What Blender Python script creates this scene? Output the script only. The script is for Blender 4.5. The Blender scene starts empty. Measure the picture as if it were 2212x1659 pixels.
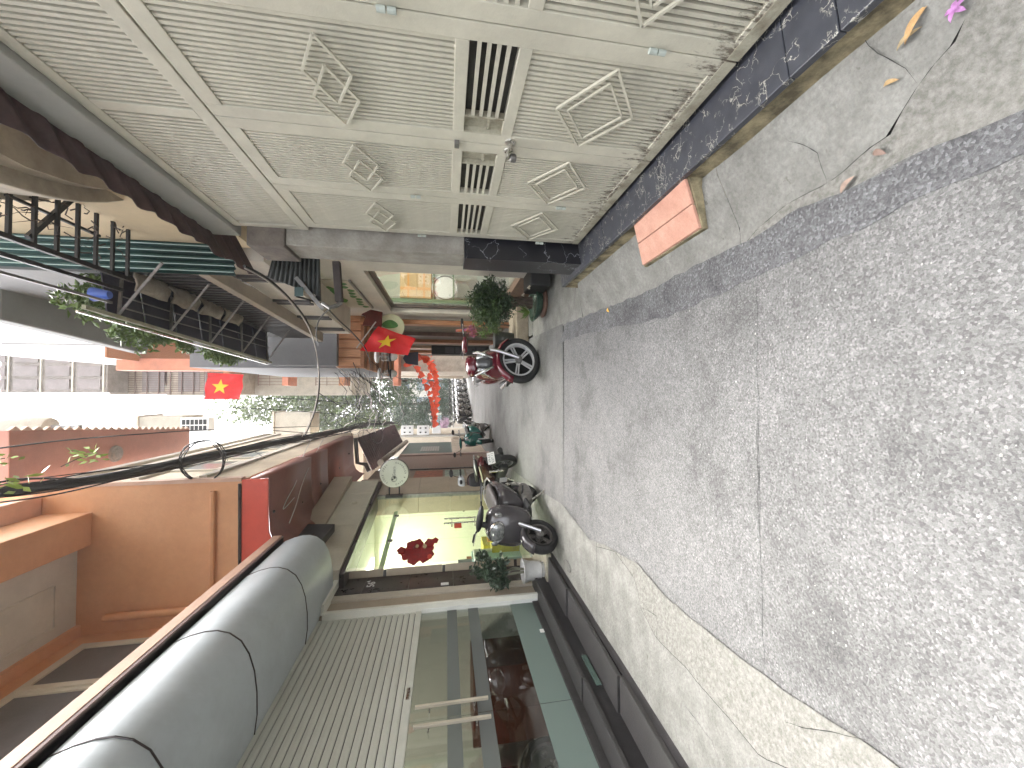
import bpy, bmesh, math, random
from math import sin, cos, pi, radians, sqrt, atan2
from mathutils import Vector, Matrix, noise
random.seed(7)
sc = bpy.context.scene
COL = sc.collection
# ------------------------------------------------------------------ camera, sky, sun, exposure
F_PX, TH, PS, EYE = 831.0, radians(9.63), radians(1.4), 1.45      # measured on a 2212 px wide view
FWD = Vector((cos(TH)*sin(PS), cos(TH)*cos(PS), -sin(TH)))
RGT = Vector((cos(PS), -sin(PS), 0))
UPV = Vector((sin(TH)*sin(PS), sin(TH)*cos(PS), cos(TH)))
cd = bpy.data.cameras.new('camera'); cam = bpy.data.objects.new('camera', cd); COL.objects.link(cam)
cd.sensor_width = 36; cd.lens = F_PX/2212*36; cd.clip_start = .02; cd.clip_end = 2000
mx = Matrix((-UPV, RGT, -FWD)).transposed().to_4x4()              # the phone was held on its side
mx.translation = (0, 0, EYE); cam.matrix_world = mx
sc.camera = cam
w = bpy.data.worlds.new('World'); sc.world = w; w.use_nodes = True
wn, wl = w.node_tree.nodes, w.node_tree.links
wn.clear()
wo = wn.new('ShaderNodeOutputWorld'); wb = wn.new('ShaderNodeBackground'); sk = wn.new('ShaderNodeTexSky')
sk.sky_type = 'NISHITA'; sk.sun_disc = False; sk.sun_elevation = radians(62); sk.sun_rotation = radians(20)
sk.air_density = 1.0; sk.dust_density = 6.0; sk.ozone_density = .5
hs = wn.new('ShaderNodeHueSaturation'); hs.inputs['Saturation'].default_value = .16
wl.new(sk.outputs[0], hs.inputs['Color']); wl.new(hs.outputs[0], wb.inputs[0]); wl.new(wb.outputs[0], wo.inputs[0])
wb.inputs[1].default_value = .15
sd = bpy.data.lights.new('sun', 'SUN'); so = bpy.data.objects.new('sun', sd); COL.objects.link(so)
sd.energy = .55; sd.angle = radians(16); sd.color = (1, .96, .9)
az = radians(20); el = radians(62)
sv = Vector((sin(az)*cos(el), cos(az)*cos(el), sin(el)))
so.rotation_euler = sv.to_track_quat('Z', 'Y').to_euler()
so.location = (0, 0, 30)
sc.view_settings.view_transform = 'Standard'; sc.view_settings.look = 'None'
sc.view_settings.exposure = 3.15; sc.view_settings.gamma = 1; sc.view_settings.use_curve_mapping = False
sc.cycles.max_bounces = 8; sc.cycles.diffuse_bounces = 5; sc.cycles.transparent_max_bounces = 12

# ------------------------------------------------------------------ measuring: a point seen in the photo, on a known plane
def at(u, v, x=None, y=None, z=None):
    d = FWD + RGT*((829.5-v)/F_PX) + UPV*((1106-u)/F_PX)
    if x is not None: s = x/d.x
    elif y is not None: s = y/d.y
    else: s = (z-EYE)/d.z
    return Vector((s*d.x, s*d.y, EYE+s*d.z))
# ------------------------------------------------------------------ materials
MATS = {}
def mat(n, c, r=.6, v=.12, s=5., b=0., bs=60., metal=0., c2=None, coat=0., amt=.5, det=6, emit=None, stretch=(1,1,1), wear=None, spec=.5, grime=None):
    if n in MATS: return MATS[n]
    m = bpy.data.materials.new(n); m.use_nodes = True; N, L = m.node_tree.nodes, m.node_tree.links
    p = N['Principled BSDF']; MATS[n] = m
    tc = N.new('ShaderNodeTexCoord'); mp = N.new('ShaderNodeMapping'); mp.inputs['Scale'].default_value = stretch
    L.new(tc.outputs['Object'], mp.inputs[0])
    c = tuple(c) + (1,)
    c2 = tuple(c2) + (1,) if c2 else tuple(q*(1-v*2.2) for q in c[:3]) + (1,)
    nz = N.new('ShaderNodeTexNoise'); nz.inputs['Scale'].default_value = s; nz.inputs['Detail'].default_value = det; nz.inputs['Roughness'].default_value = .6
    L.new(mp.outputs[0], nz.inputs[0])
    cr = N.new('ShaderNodeValToRGB'); cr.color_ramp.elements[0].position = amt-.14; cr.color_ramp.elements[1].position = amt+.16
    cr.color_ramp.elements[0].color = c2; cr.color_ramp.elements[1].color = c
    L.new(nz.outputs[0], cr.inputs[0]); out = cr.outputs[0]
    # a second finer mottling
    n2 = N.new('ShaderNodeTexNoise'); n2.inputs['Scale'].default_value = s*9; n2.inputs['Detail'].default_value = 6; n2.inputs['Roughness'].default_value = .7
    L.new(mp.outputs[0], n2.inputs[0])
    mr = N.new('ShaderNodeMapRange'); mr.inputs[1].default_value = .3; mr.inputs[2].default_value = .7; mr.inputs[3].default_value = 1-v*.8; mr.inputs[4].default_value = 1+v*.5
    L.new(n2.outputs[0], mr.inputs[0])
    mm = N.new('ShaderNodeMix'); mm.data_type = 'RGBA'; mm.blend_type = 'MULTIPLY'; mm.inputs[0].default_value = 1
    L.new(out, mm.inputs[6]); L.new(mr.outputs[0], mm.inputs[7]); out = mm.outputs[2]
    if wear:                                   # (colour, threshold, scale): stains with a shape of their own
        wc, wt, ws = wear
        n3 = N.new('ShaderNodeTexNoise'); n3.inputs['Scale'].default_value = ws; n3.inputs['Detail'].default_value = 9; n3.inputs['Roughness'].default_value = .7
        L.new(mp.outputs[0], n3.inputs[0])
        r3 = N.new('ShaderNodeValToRGB'); r3.color_ramp.elements[0].position = wt; r3.color_ramp.elements[1].position = wt+.06
        L.new(n3.outputs[0], r3.inputs[0])
        m3 = N.new('ShaderNodeMix'); m3.data_type = 'RGBA'; L.new(r3.outputs[0], m3.inputs[0]); L.new(out, m3.inputs[6]); m3.inputs[7].default_value = tuple(wc)+(1,)
        out = m3.outputs[2]
    if grime:                                  # (colour, height where it ends, strength): splashed dirt and rust specks near the ground
        gc, gz, gs_ = grime
        ge = N.new('ShaderNodeNewGeometry'); sx_ = N.new('ShaderNodeSeparateXYZ'); L.new(ge.outputs['Position'], sx_.inputs[0])
        g1 = N.new('ShaderNodeMapRange'); g1.inputs[1].default_value = .28; g1.inputs[2].default_value = gz; g1.inputs[3].default_value = .34; g1.inputs[4].default_value = 0; L.new(sx_.outputs[2], g1.inputs[0])
        mp2 = N.new('ShaderNodeMapping'); mp2.inputs['Scale'].default_value = (1, 1, .35); L.new(ge.outputs['Position'], mp2.inputs[0])
        g2 = N.new('ShaderNodeTexNoise'); g2.inputs['Scale'].default_value = 42; g2.inputs['Detail'].default_value = 7; g2.inputs['Roughness'].default_value = .75; L.new(mp2.outputs[0], g2.inputs[0])
        g3 = N.new('ShaderNodeMath'); g3.operation = 'ADD'; L.new(g1.outputs[0], g3.inputs[0]); L.new(g2.outputs[0], g3.inputs[1])
        g4 = N.new('ShaderNodeMapRange'); g4.inputs[1].default_value = .70; g4.inputs[2].default_value = .82; g4.inputs[4].default_value = gs_; L.new(g3.outputs[0], g4.inputs[0])
        g5 = N.new('ShaderNodeMix'); g5.data_type = 'RGBA'; L.new(g4.outputs[0], g5.inputs[0]); L.new(out, g5.inputs[6]); g5.inputs[7].default_value = tuple(gc)+(1,)
        out = g5.outputs[2]
    L.new(out, p.inputs['Base Color'])
    p.inputs['Roughness'].default_value = r; p.inputs['Metallic'].default_value = metal
    p.inputs['Specular IOR Level'].default_value = spec
    if r > .15:
        rr = N.new('ShaderNodeMapRange'); rr.inputs[3].default_value = max(0, r-.1); rr.inputs[4].default_value = min(1, r+.1)
        L.new(nz.outputs[0], rr.inputs[0]); L.new(rr.outputs[0], p.inputs['Roughness'])
    if coat: p.inputs['Coat Weight'].default_value = coat; p.inputs['Coat Roughness'].default_value = .08
    if b:
        nb = N.new('ShaderNodeTexNoise'); nb.inputs['Scale'].default_value = bs; nb.inputs['Detail'].default_value = 5
        L.new(mp.outputs[0], nb.inputs[0])
        bp = N.new('ShaderNodeBump'); bp.inputs['Strength'].default_value = b; bp.inputs['Distance'].default_value = .01
        L.new(nb.outputs[0], bp.inputs['Height']); L.new(bp.outputs[0], p.inputs['Normal'])
    if emit: p.inputs['Emission Color'].default_value = c; p.inputs['Emission Strength'].default_value = emit
    return m
def asphalt_mat(n, c, c2, scale, b, lightf=.5, patch=1., thr=.5):
    m = bpy.data.materials.new(n); m.use_nodes = True; N, L = m.node_tree.nodes, m.node_tree.links; p = N['Principled BSDF']; MATS[n] = m
    tc = N.new('ShaderNodeTexCoord')
    def nz(sc_, det=5, ro=.6, dim='3D'):
        q = N.new('ShaderNodeTexNoise'); q.inputs['Scale'].default_value = sc_; q.inputs['Detail'].default_value = det; q.inputs['Roughness'].default_value = ro; L.new(tc.outputs['Object'], q.inputs[0]); return q.outputs[0]
    def ramp(src, stops):
        q = N.new('ShaderNodeValToRGB'); e = q.color_ramp.elements
        e[0].position, e[0].color = stops[0][0], (stops[0][1],)*3+(1,); e[1].position, e[1].color = stops[-1][0], (stops[-1][1],)*3+(1,)
        for po, va in stops[1:-1]: k = e.new(po); k.color = (va,)*3+(1,)
        L.new(src, q.inputs[0]); return q.outputs[0]
    def mul(a, b_):
        q = N.new('ShaderNodeMix'); q.data_type = 'RGBA'; q.blend_type = 'MULTIPLY'; q.inputs[0].default_value = 1; L.new(a, q.inputs[6]); L.new(b_, q.inputs[7]); return q.outputs[2]
    vo = N.new('ShaderNodeTexVoronoi'); vo.inputs['Scale'].default_value = scale; L.new(tc.outputs['Object'], vo.inputs[0])
    sp = N.new('ShaderNodeSeparateColor'); L.new(vo.outputs['Color'], sp.inputs[0])
    stones = ramp(sp.outputs[0], [(0, .62), (.35, .9), (.8, 1+lightf*.4), (.93, 1+lightf), (1, 1+lightf*1.7)])
    fine = ramp(nz(scale*2.2, 3, .7), [(.3, .72), (.5, 1), (.72, 1.3)])
    mid = ramp(nz(14, 8, .75), [(.33, .80), (.5, 1), (.68, 1.12)])
    big = ramp(nz(patch, 7, .68), [(.36, c2[0]/c[0]), (.47, .95), (.6, 1.1)])
    # grain shows most where the surface is worn open
    col = mul(mul(mul(stones, fine), mid), big)
    tint = N.new('ShaderNodeRGB'); tint.outputs[0].default_value = tuple(c)+(1,)
    L.new(mul(col, tint.outputs[0]), p.inputs['Base Color']); p.inputs['Roughness'].default_value = .8
    ad = N.new('ShaderNodeMath'); ad.operation = 'ADD'; L.new(vo.outputs['Distance'], ad.inputs[0]); L.new(nz(scale*1.3, 4, .7), ad.inputs[1])
    bp = N.new('ShaderNodeBump'); bp.inputs['Strength'].default_value = b; bp.inputs['Distance'].default_value = .005; bp.invert = True
    L.new(ad.outputs[0], bp.inputs['Height']); L.new(bp.outputs[0], p.inputs['Normal'])
    return m
def marble_mat(n, c, vein, scale, thr):
    m = bpy.data.materials.new(n); m.use_nodes = True; N, L = m.node_tree.nodes, m.node_tree.links; p = N['Principled BSDF']; MATS[n] = m
    tc = N.new('ShaderNodeTexCoord')
    nd = N.new('ShaderNodeTexNoise'); nd.inputs['Scale'].default_value = scale*1.5; nd.inputs['Detail'].default_value = 6; L.new(tc.outputs['Object'], nd.inputs[0])
    mv = N.new('ShaderNodeMix'); mv.data_type = 'RGBA'; mv.inputs[0].default_value = .22; L.new(tc.outputs['Object'], mv.inputs[6]); L.new(nd.outputs['Color'], mv.inputs[7])
    vo = N.new('ShaderNodeTexVoronoi'); vo.feature = 'DISTANCE_TO_EDGE'; vo.inputs['Scale'].default_value = scale; L.new(mv.outputs[2], vo.inputs[0])
    cr = N.new('ShaderNodeValToRGB'); cr.color_ramp.elements[0].position = 0; cr.color_ramp.elements[0].color = (1,1,1,1); cr.color_ramp.elements[1].position = thr; cr.color_ramp.elements[1].color = (0,0,0,1)
    L.new(vo.outputs['Distance'], cr.inputs[0])
    nm = N.new('ShaderNodeTexNoise'); nm.inputs['Scale'].default_value = scale*.9; nm.inputs['Detail'].default_value = 5; L.new(tc.outputs['Object'], nm.inputs[0])
    rm = N.new('ShaderNodeValToRGB'); rm.color_ramp.elements[0].position = .47; rm.color_ramp.elements[1].position = .56; L.new(nm.outputs[0], rm.inputs[0])
    mu = N.new('ShaderNodeMath'); mu.operation = 'MULTIPLY'; L.new(cr.outputs[0], mu.inputs[0]); L.new(rm.outputs[0], mu.inputs[1])
    cl = N.new('ShaderNodeValToRGB'); cl.color_ramp.elements[0].color = tuple(q*.7 for q in c)+(1,); cl.color_ramp.elements[1].color = tuple(q*1.5 for q in c)+(1,); L.new(nd.outputs[0], cl.inputs[0])
    mm = N.new('ShaderNodeMix'); mm.data_type = 'RGBA'; L.new(mu.outputs[0], mm.inputs[0]); L.new(cl.outputs[0], mm.inputs[6]); mm.inputs[7].default_value = tuple(vein)+(1,)
    L.new(mm.outputs[2], p.inputs['Base Color']); p.inputs['Roughness'].default_value = .28
    return m
def glass_mat(n, tint, gl=.12, rough=.02):
    m = bpy.data.materials.new(n); m.use_nodes = True; N, L = m.node_tree.nodes, m.node_tree.links; N.clear(); MATS[n] = m
    o = N.new('ShaderNodeOutputMaterial'); t = N.new('ShaderNodeBsdfTransparent'); t.inputs[0].default_value = tuple(tint)+(1,)
    g = N.new('ShaderNodeBsdfGlossy'); g.inputs['Roughness'].default_value = rough
    fr = N.new('ShaderNodeLayerWeight'); pw = N.new('ShaderNodeMath'); pw.operation = 'POWER'; pw.inputs[1].default_value = 4; L.new(fr.outputs['Facing'], pw.inputs[0])
    ad = N.new('ShaderNodeMath'); ad.operation = 'MULTIPLY_ADD'; ad.inputs[1].default_value = .6; ad.inputs[2].default_value = gl; L.new(pw.outputs[0], ad.inputs[0])
    mx_ = N.new('ShaderNodeMixShader'); L.new(ad.outputs[0], mx_.inputs[0]); L.new(t.outputs[0], mx_.inputs[1]); L.new(g.outputs[0], mx_.inputs[2]); L.new(mx_.outputs[0], o.inputs[0])
    return m
# ------------------------------------------------------------------ mesh builder
class MB:
    def __init__(s): s.v = []; s.f = []
    def add(s, vs, fs):
        o = len(s.v); s.v += [tuple(q) for q in vs]; s.f += [tuple(i+o for i in f) for f in fs]; return s
    def box(s, x0, x1, y0, y1, z0, z1):
        return s.hexa([(x0,y0,z0),(x1,y0,z0),(x1,y1,z0),(x0,y1,z0),(x0,y0,z1),(x1,y0,z1),(x1,y1,z1),(x0,y1,z1)])
    def hexa(s, p):
        return s.add(p, [(3,2,1,0),(4,5,6,7),(0,1,5,4),(1,2,6,5),(2,3,7,6),(3,0,4,7)])
    def prism(s, poly, vec):
        n = len(poly); vec = Vector(vec); a = [Vector(q) for q in poly]; b = [q+vec for q in a]
        return s.add(a+b, [tuple(range(n))[::-1], tuple(range(n, 2*n))] + [(i, (i+1) % n, n+(i+1) % n, n+i) for i in range(n)])
    def tube(s, path, r, n=8, caps=True, closed=False):
        path = [Vector(q) for q in path]; m = len(path); rr = r if isinstance(r, (list, tuple)) else [r]*m
        vs = []; up = Vector((0, 0, 1)); ref = None
        for i, q in enumerate(path):
            a = path[(i-1) % m] if (closed or i > 0) else q; b = path[(i+1) % m] if (closed or i < m-1) else q
            t = (b-a); t = t.normalized() if t.length > 1e-9 else up
            if ref is None: ref = t.cross(up) if abs(t.dot(up)) < .95 else t.cross(Vector((1, 0, 0)))
            ref = (ref - t*ref.dot(t)); ref = ref.normalized() if ref.length > 1e-6 else t.orthogonal().normalized()
            bi = t.cross(ref)
            for k in range(n):
                an = 2*pi*k/n; vs.append(q + (ref*cos(an)+bi*sin(an))*rr[i])
        fs = []
        for i in range(m if closed else m-1):
            j = (i+1) % m
            for k in range(n): fs.append((i*n+k, i*n+(k+1) % n, j*n+(k+1) % n, j*n+k))
        if caps and not closed: fs += [tuple(range(n))[::-1], tuple((m-1)*n+k for k in range(n))]
        return s.add(vs, fs)
    def bar(s, a, b, wd, h=None):
        """square bar between two points"""
        h = h or wd; a = Vector(a); b = Vector(b); t = (b-a).normalized()
        r = t.cross(Vector((0, 0, 1))) if abs(t.z) < .95 else t.cross(Vector((0, 1, 0)))
        r.normalize(); q = t.cross(r)
        o = [r*(-wd/2)+q*(-h/2), r*(wd/2)+q*(-h/2), r*(wd/2)+q*(h/2), r*(-wd/2)+q*(h/2)]
        return s.hexa([a+k for k in o]+[b+k for k in o])
    def lathe(s, prof, c=(0,0,0), n=24, axis='z'):
        c = Vector(c); vs = []
        for (r, h) in prof:
            for k in range(n):
                an = 2*pi*k/n; a, b = r*cos(an), r*sin(an)
                q = {'z': (a, b, h), 'x': (h, a, b), 'y': (a, h, b)}[axis]; vs.append(c+Vector(q))
        fs = [(i*n+k, i*n+(k+1) % n, (i+1)*n+(k+1) % n, (i+1)*n+k) for i in range(len(prof)-1) for k in range(n)]
        if prof[0][0] > 1e-4: fs.append(tuple(range(n))[::-1])
        if prof[-1][0] > 1e-4: fs.append(tuple((len(prof)-1)*n+k for k in range(n)))
        return s.add(vs, fs)
    def loft(s, secs, n=16):
        """secs: (x, z, half width, half height[, power]) cross sections along x; or ((x,z),(dx,dz) ...)"""
        vs = []
        for q in secs:
            x, z, a, h = q[:4]; pw = q[4] if len(q) > 4 else 2.6; tl = q[5] if len(q) > 5 else 0.
            for k in range(n):
                an = 2*pi*k/n; ca, sa = cos(an), sin(an)
                yy = a*math.copysign(abs(ca)**(2/pw), ca); zz = h*math.copysign(abs(sa)**(2/pw), sa)
                vs.append((x - zz*sin(tl), yy, z + zz*cos(tl)))
        m = len(secs)
        fs = [(i*n+k, (i+1)*n+k, (i+1)*n+(k+1) % n, i*n+(k+1) % n) for i in range(m-1) for k in range(n)]
        fs += [tuple(range(n)), tuple((m-1)*n+k for k in range(n))[::-1]]
        return s.add(vs, fs)
    def sheet(s, poly, z=None, th=.02):
        """flat slab: polygon seen from above, thickness th downwards"""
        return s.prism([Vector(q) - Vector((0, 0, th)) for q in poly], (0, 0, th))
    def build(s, name, m, parent=None, smooth=None, bevel=0, sub=0, **kw):
        me = bpy.data.meshes.new(name); me.from_pydata(s.v, [], s.f)
        bm = bmesh.new(); bm.from_mesh(me); bmesh.ops.recalc_face_normals(bm, faces=bm.faces); bm.to_mesh(me); bm.free()
        me.materials.append(m)
        if smooth:
            for q in me.polygons: q.use_smooth = True
            me.set_sharp_from_angle(angle=radians(smooth if smooth > 1 else 35))
        o = bpy.data.objects.new(name, me); COL.objects.link(o)
        if parent is not None:
            o.parent = parent
            if parent.parent is None: o.location = -OFF.get(parent.name, Vector((0,0,0)))
        if bevel:
            b = o.modifiers.new('bevel', 'BEVEL'); b.width = bevel; b.segments = 2; b.limit_method = 'ANGLE'; b.angle_limit = radians(40)
        if sub:
            b = o.modifiers.new('sub', 'SUBSURF'); b.levels = sub; b.render_levels = sub
        for k, q in kw.items(): o[k] = q
        return o
OFF = {}
def thing(name, label, cat, loc=(0,0,0), group=None, **kw):
    o = bpy.data.objects.new(name, None); COL.objects.link(o); o.location = loc; OFF[o.name] = Vector(loc)
    o.empty_display_size = .1; o['label'] = label; o['category'] = cat
    if group: o['group'] = group
    return o
def tag(o, label, cat, group=None):
    o['label'] = label; o['category'] = cat
    if group: o['group'] = group
    return o
def struct(o): o['kind'] = 'structure'; return o
def copy_thing(src, loc, rotz=0, label=None, group=None, scale=None):
    r = src.copy(); COL.objects.link(r); r.location = loc; r.rotation_euler = (0, 0, rotz)
    if scale: r.scale = scale
    if label: r['label'] = label
    if group: r['group'] = group
    for ch in list(src.children):
        c = ch.copy(); COL.objects.link(c); c.parent = r
        for g in list(ch.children):
            d = g.copy(); COL.objects.link(d); d.parent = c
    return r
def piece(me, name, parent, loc, rot=(0,0,0), scale=(1,1,1)):
    """another piece sharing a mesh; loc in world coordinates, parent is a part (origin at world zero) or a thing"""
    o = bpy.data.objects.new(name, me); COL.objects.link(o); o.parent = parent
    o.location = Vector(loc) - (OFF.get(parent.name, Vector((0,0,0))) if parent.parent is None else Vector((0,0,0)))
    o.rotation_euler = rot; o.scale = scale; return o
def mesh_of(mb, m, name='m', smooth=None):
    o = mb.build(name, m, smooth=smooth); me = o.data; bpy.data.objects.remove(o); return me
def text_mb(s, size, depth=.002):
    cu = bpy.data.curves.new('t', 'FONT'); cu.body = s; cu.size = size; cu.extrude = depth/2; cu.align_x = 'CENTER'; cu.align_y = 'CENTER'; cu.resolution_u = 3
    o = bpy.data.objects.new('t', cu); COL.objects.link(o); dg = bpy.context.evaluated_depsgraph_get()
    me = bpy.data.meshes.new_from_object(o.evaluated_get(dg)); mb = MB(); mb.v = [tuple(q.co) for q in me.vertices]; mb.f = [tuple(p.vertices) for p in me.polygons]
    bpy.data.objects.remove(o); bpy.data.curves.remove(cu); bpy.data.meshes.remove(me); return mb
def xform(mb, M):
    mb.v = [tuple(M @ Vector(q)) for q in mb.v]; return mb
def frame(o, ex, ey, ez):      # local -> world matrix from axes
    M = Matrix((ex, ey, ez)).transposed().to_4x4(); M.translation = o; return M
X_, Y_, Z_ = Vector((1,0,0)), Vector((0,1,0)), Vector((0,0,1))

# ------------------------------------------------------------------ palette
concrete = mat('concrete', (.245,.243,.225), .85, .3, 5.5, .8, 55, c2=(.165,.163,.148), wear=((.12,.115,.10), .62, 9))
concrete_rough = mat('rough_concrete', (.255,.25,.23), .9, .2, 45, 1., 70, c2=(.15,.147,.13))
concrete_dark = mat('dark_concrete', (.2,.195,.18), .9, .2, 6, .5, 70)
mossy = mat('mossy_concrete', (.36,.305,.185), .9, .2, 9, .5, 50, c2=(.09,.075,.045), amt=.52)
asph = asphalt_mat('asphalt', (.150,.149,.147), (.092,.093,.094), 135, .45, .36, 1.1)
asph_dark = asphalt_mat('fresh_asphalt', (.108,.109,.113), (.066,.068,.073), 115, .6, .5, 2.6)
lane = asphalt_mat('worn_lane', (.165,.163,.158), (.11,.109,.106), 190, .3, .12, .8)
soil = mat('subbase', (.035,.035,.033), .95, .2, 20)
marble = marble_mat('black_veined_marble', (.042,.045,.056), (.48,.465,.40), 11, .032)
marble_b = marble_mat('polished_black_marble', (.012,.012,.016), (.4,.42,.45), 5, .012)
terracotta = mat('terracotta', (.60,.34,.255), .75, .12, 9, .4, 70, c2=(.50,.26,.19))
gate_p = mat('sage_cream_paint', (.60,.575,.475), .4, .07, 4, .1, 120, wear=((.30,.26,.19), .69, 16), grime=((.085,.06,.04), .62, .85))
gate_back = mat('gate_gap_shade', (.15,.14,.11), .5, .15, 6)  # darkened so the colour carries the shade between the slats
gate_dirty = mat('stained_gate_paint', (.44,.42,.33), .5, .2, 9, .2, 60, c2=(.2,.17,.12), amt=.42, wear=((.07,.05,.03), .66, 22))
steel = mat('brushed_steel', (.6,.58,.54), .28, .06, 20, metal=1)
steel_dull = mat('dull_steel', (.3,.29,.28), .5, .15, 15, metal=.8)
black_m = mat('black_metal', (.02,.02,.022), .5, .2, 20)
rubber = mat('tyre_rubber', (.022,.022,.023), .8, .2, 30, .2, 120)
plastic_b = mat('black_plastic', (.018,.018,.02), .55, .15, 20)
chrome = mat('chrome', (.8,.8,.8), .08, 0, 5, metal=1)
alu = mat('alloy', (.62,.62,.63), .3, .05, 15, metal=.9)
cream = mat('cream_plaster', (.62,.55,.45), .8, .06, 2, .15, 60)
white_wall = mat('white_plaster', (.66,.61,.54), .8, .07, 2.5, .15, 60, wear=((.45,.4,.33), .7, 4))
grey_stone = mat('grey_render', (.36,.34,.30), .85, .16, 7, .4, 50, c2=(.25,.23,.2))
orange_wall = mat('orange_paint', (.68,.37,.20), .6, .07, 1.3, .15, 40, c2=(.62,.32,.165), wear=((.46,.23,.12), .68, 4))
red_paint = mat('red_paint', (.62,.09,.055), .45, .06, 3)
rust_paint = mat('red_brown_paint', (.26,.095,.065), .42, .12, 2, .1, 60, c2=(.20,.07,.05))
brown = mat('brown_sheet', (.085,.045,.042), .55, .2, 6, .15, 50)
pink_bar_m = mat('salmon_tile', (.66,.43,.32), .5, .06, 6)
awning_grey = mat('grey_awning_sheet', (.50,.55,.585), .36, .06, 2.2, .10, 14, wear=((.38,.41,.42), .68, 5))
dark_tile = mat('dark_step_stone', (.03,.028,.03), .45, .2, 8, .15, 90)
dark_tread = mat('worn_step_stone', (.05,.048,.048), .5, .2, 12, .2, 90, c2=(.03,.028,.028))
shutter_p = mat('shutter_white', (.62,.63,.57), .45, .05, 5, .05, 60)
tan = mat('tan_tile', (.43,.36,.27), .35, .06, 4)
darkbrown = mat('dark_brown_tile', (.055,.042,.04), .3, .2, 8)
soffit_grey = mat('grey_ceiling', (.62,.60,.54), .85, .05, 3)
navy = mat('navy_sheet', (.022,.024,.045), .55, .15, 5)
green_sheet = mat('green_corrugated', (.045,.115,.11), .5, .2, 5, c2=(.03,.08,.08))
leafm = mat('leaf', (.07,.12,.035), .5, .35, 9, c2=(.03,.06,.018))
leafm2 = mat('light_leaf', (.16,.24,.06), .5, .3, 9, c2=(.08,.14,.03))
leafd = mat('dark_leaf', (.05,.085,.04), .45, .35, 9, c2=(.02,.04,.02))
bark = mat('bark', (.12,.09,.07), .9, .2, 20, .4, 60)
cable_m = mat('cable', (.014,.014,.016), .55, .2, 20)
wood_o = mat('orange_wood', (.45,.2,.09), .5, .15, 5, stretch=(8,8,1), c2=(.3,.12,.05))
# ================================================================== GROUND
base = MB(); base.box(-60, 60, -6, 90, -.12, -.045); struct(base.build('ground', soil))
def jag(pts, step=.06, amp=.012, seed=0, closed=False):
    out = []; n = len(pts)
    for i in range(n if closed else n-1):
        a, b = Vector(pts[i]), Vector(pts[(i+1) % n]); k = max(1, int((b-a).length/step))
        for j in range(k):
            q = a.lerp(b, j/k); nv = noise.noise_vector(q*9+Vector((seed, 0, 0)))
            out.append(q + Vector((nv.x, nv.y, 0))*amp*1.0)
    if not closed: out.append(Vector(pts[-1]))
    return out
edgeR = [(2212,235),(2100,275),(1985,333),(1930,350),(1850,395),(1780,430),(1700,466),(1660,500),(1600,525),(1540,560),(1470,590),(1400,628),(1300,668),(1218,700)]
edgeL = [(1940,1659),(1870,1610),(1690,1490),(1560,1392),(1450,1302),(1380,1222),(1310,1180),(1275,1168),(1230,1110),(1216,1092)]
wR = [at(u, v, z=0) for u, v in edgeR]; wL = [at(u, v, z=0) for u, v in edgeL]
wR = [Vector((wR[0].x-.02, -1.2, 0))] + wR; wL = [Vector((wL[0].x+.04, -1.2, 0))] + wL
jR = jag(wR, .05, .022, 1); jL = jag(wL, .06, .014, 2)
def ysplit(pts, y): 
    for i in range(len(pts)-1):
        if pts[i].y <= y <= pts[i+1].y: t = (y-pts[i].y)/(pts[i+1].y-pts[i].y+1e-9); return pts[i].lerp(pts[i+1], t)
    return pts[-1] if y > pts[-1].y else pts[0]
road = struct(thing('road', 'r', 'r')); del road['label']; del road['category']
def road_strip(y0, y1, m, name, z=0, gap=.004, jag0=.0):
    a0, b0 = ysplit(jL, y0), ysplit(jR, y0); a1, b1 = ysplit(jL, y1), ysplit(jR, y1)
    def wob(p, q): 
        k = 70; return [Vector((p.x+(q.x-p.x)*i/k, p.y+(q.y-p.y)*i/k+jag0*noise.noise(Vector(((p.x+(q.x-p.x)*i/k)*7, round(p.y, 1)*3, 0)))+jag0*.4*noise.noise(Vector(((p.x+(q.x-p.x)*i/k)*31, 5, 0))), 0)) for i in range(k+1)]
    bot = [v_+Vector((0,gap,0)) for v_ in wob(a0, b0)]; top = [v_-Vector((0,gap,0)) for v_ in wob(b1, a1)]
    right = [q for q in jR if y0+gap < q.y < y1-gap]; left = [q for q in jL if y0+gap < q.y < y1-gap][::-1]
    poly = [Vector((q.x, q.y, z)) for q in bot+right+top+left]
    MB().sheet(poly, th=.045).build(name, m, road)
yA, yB = at(1713, 1000, z=0).y, at(1640, 1000, z=0).y
road_strip(-1.2, yA, asph, 'asphalt_patch', 0, .0008, .012)
road_strip(yA, yB, asph, 'asphalt_patch', -.001, .0008, .012)
road_strip(yB, 4.68, asph, 'asphalt_patch', 0, .0008, .012)
# dark strip of newer asphalt along the right edge, lying on the old one
dk = [(2212,236),(2100,276),(1985,334),(1850,396),(1700,467),(1600,526),(1470,591),(1400,629),(1300,669),(1225,699)]
dk2 = [(1205,742),(1260,722),(1350,703),(1440,684),(1540,640),(1640,592),(1760,540),(1860,490),(1960,440),(2060,395),(2212,330)]
poly = jag([at(u, v, z=.004) for u, v in dk], .05, .018, 1) + jag([at(u, v, z=.004) for u, v in dk2], .05, .02, 9)
MB().sheet([Vector((q.x, q.y, .004)) for q in poly], th=.006).build('asphalt_patch', asph_dark, road)
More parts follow.
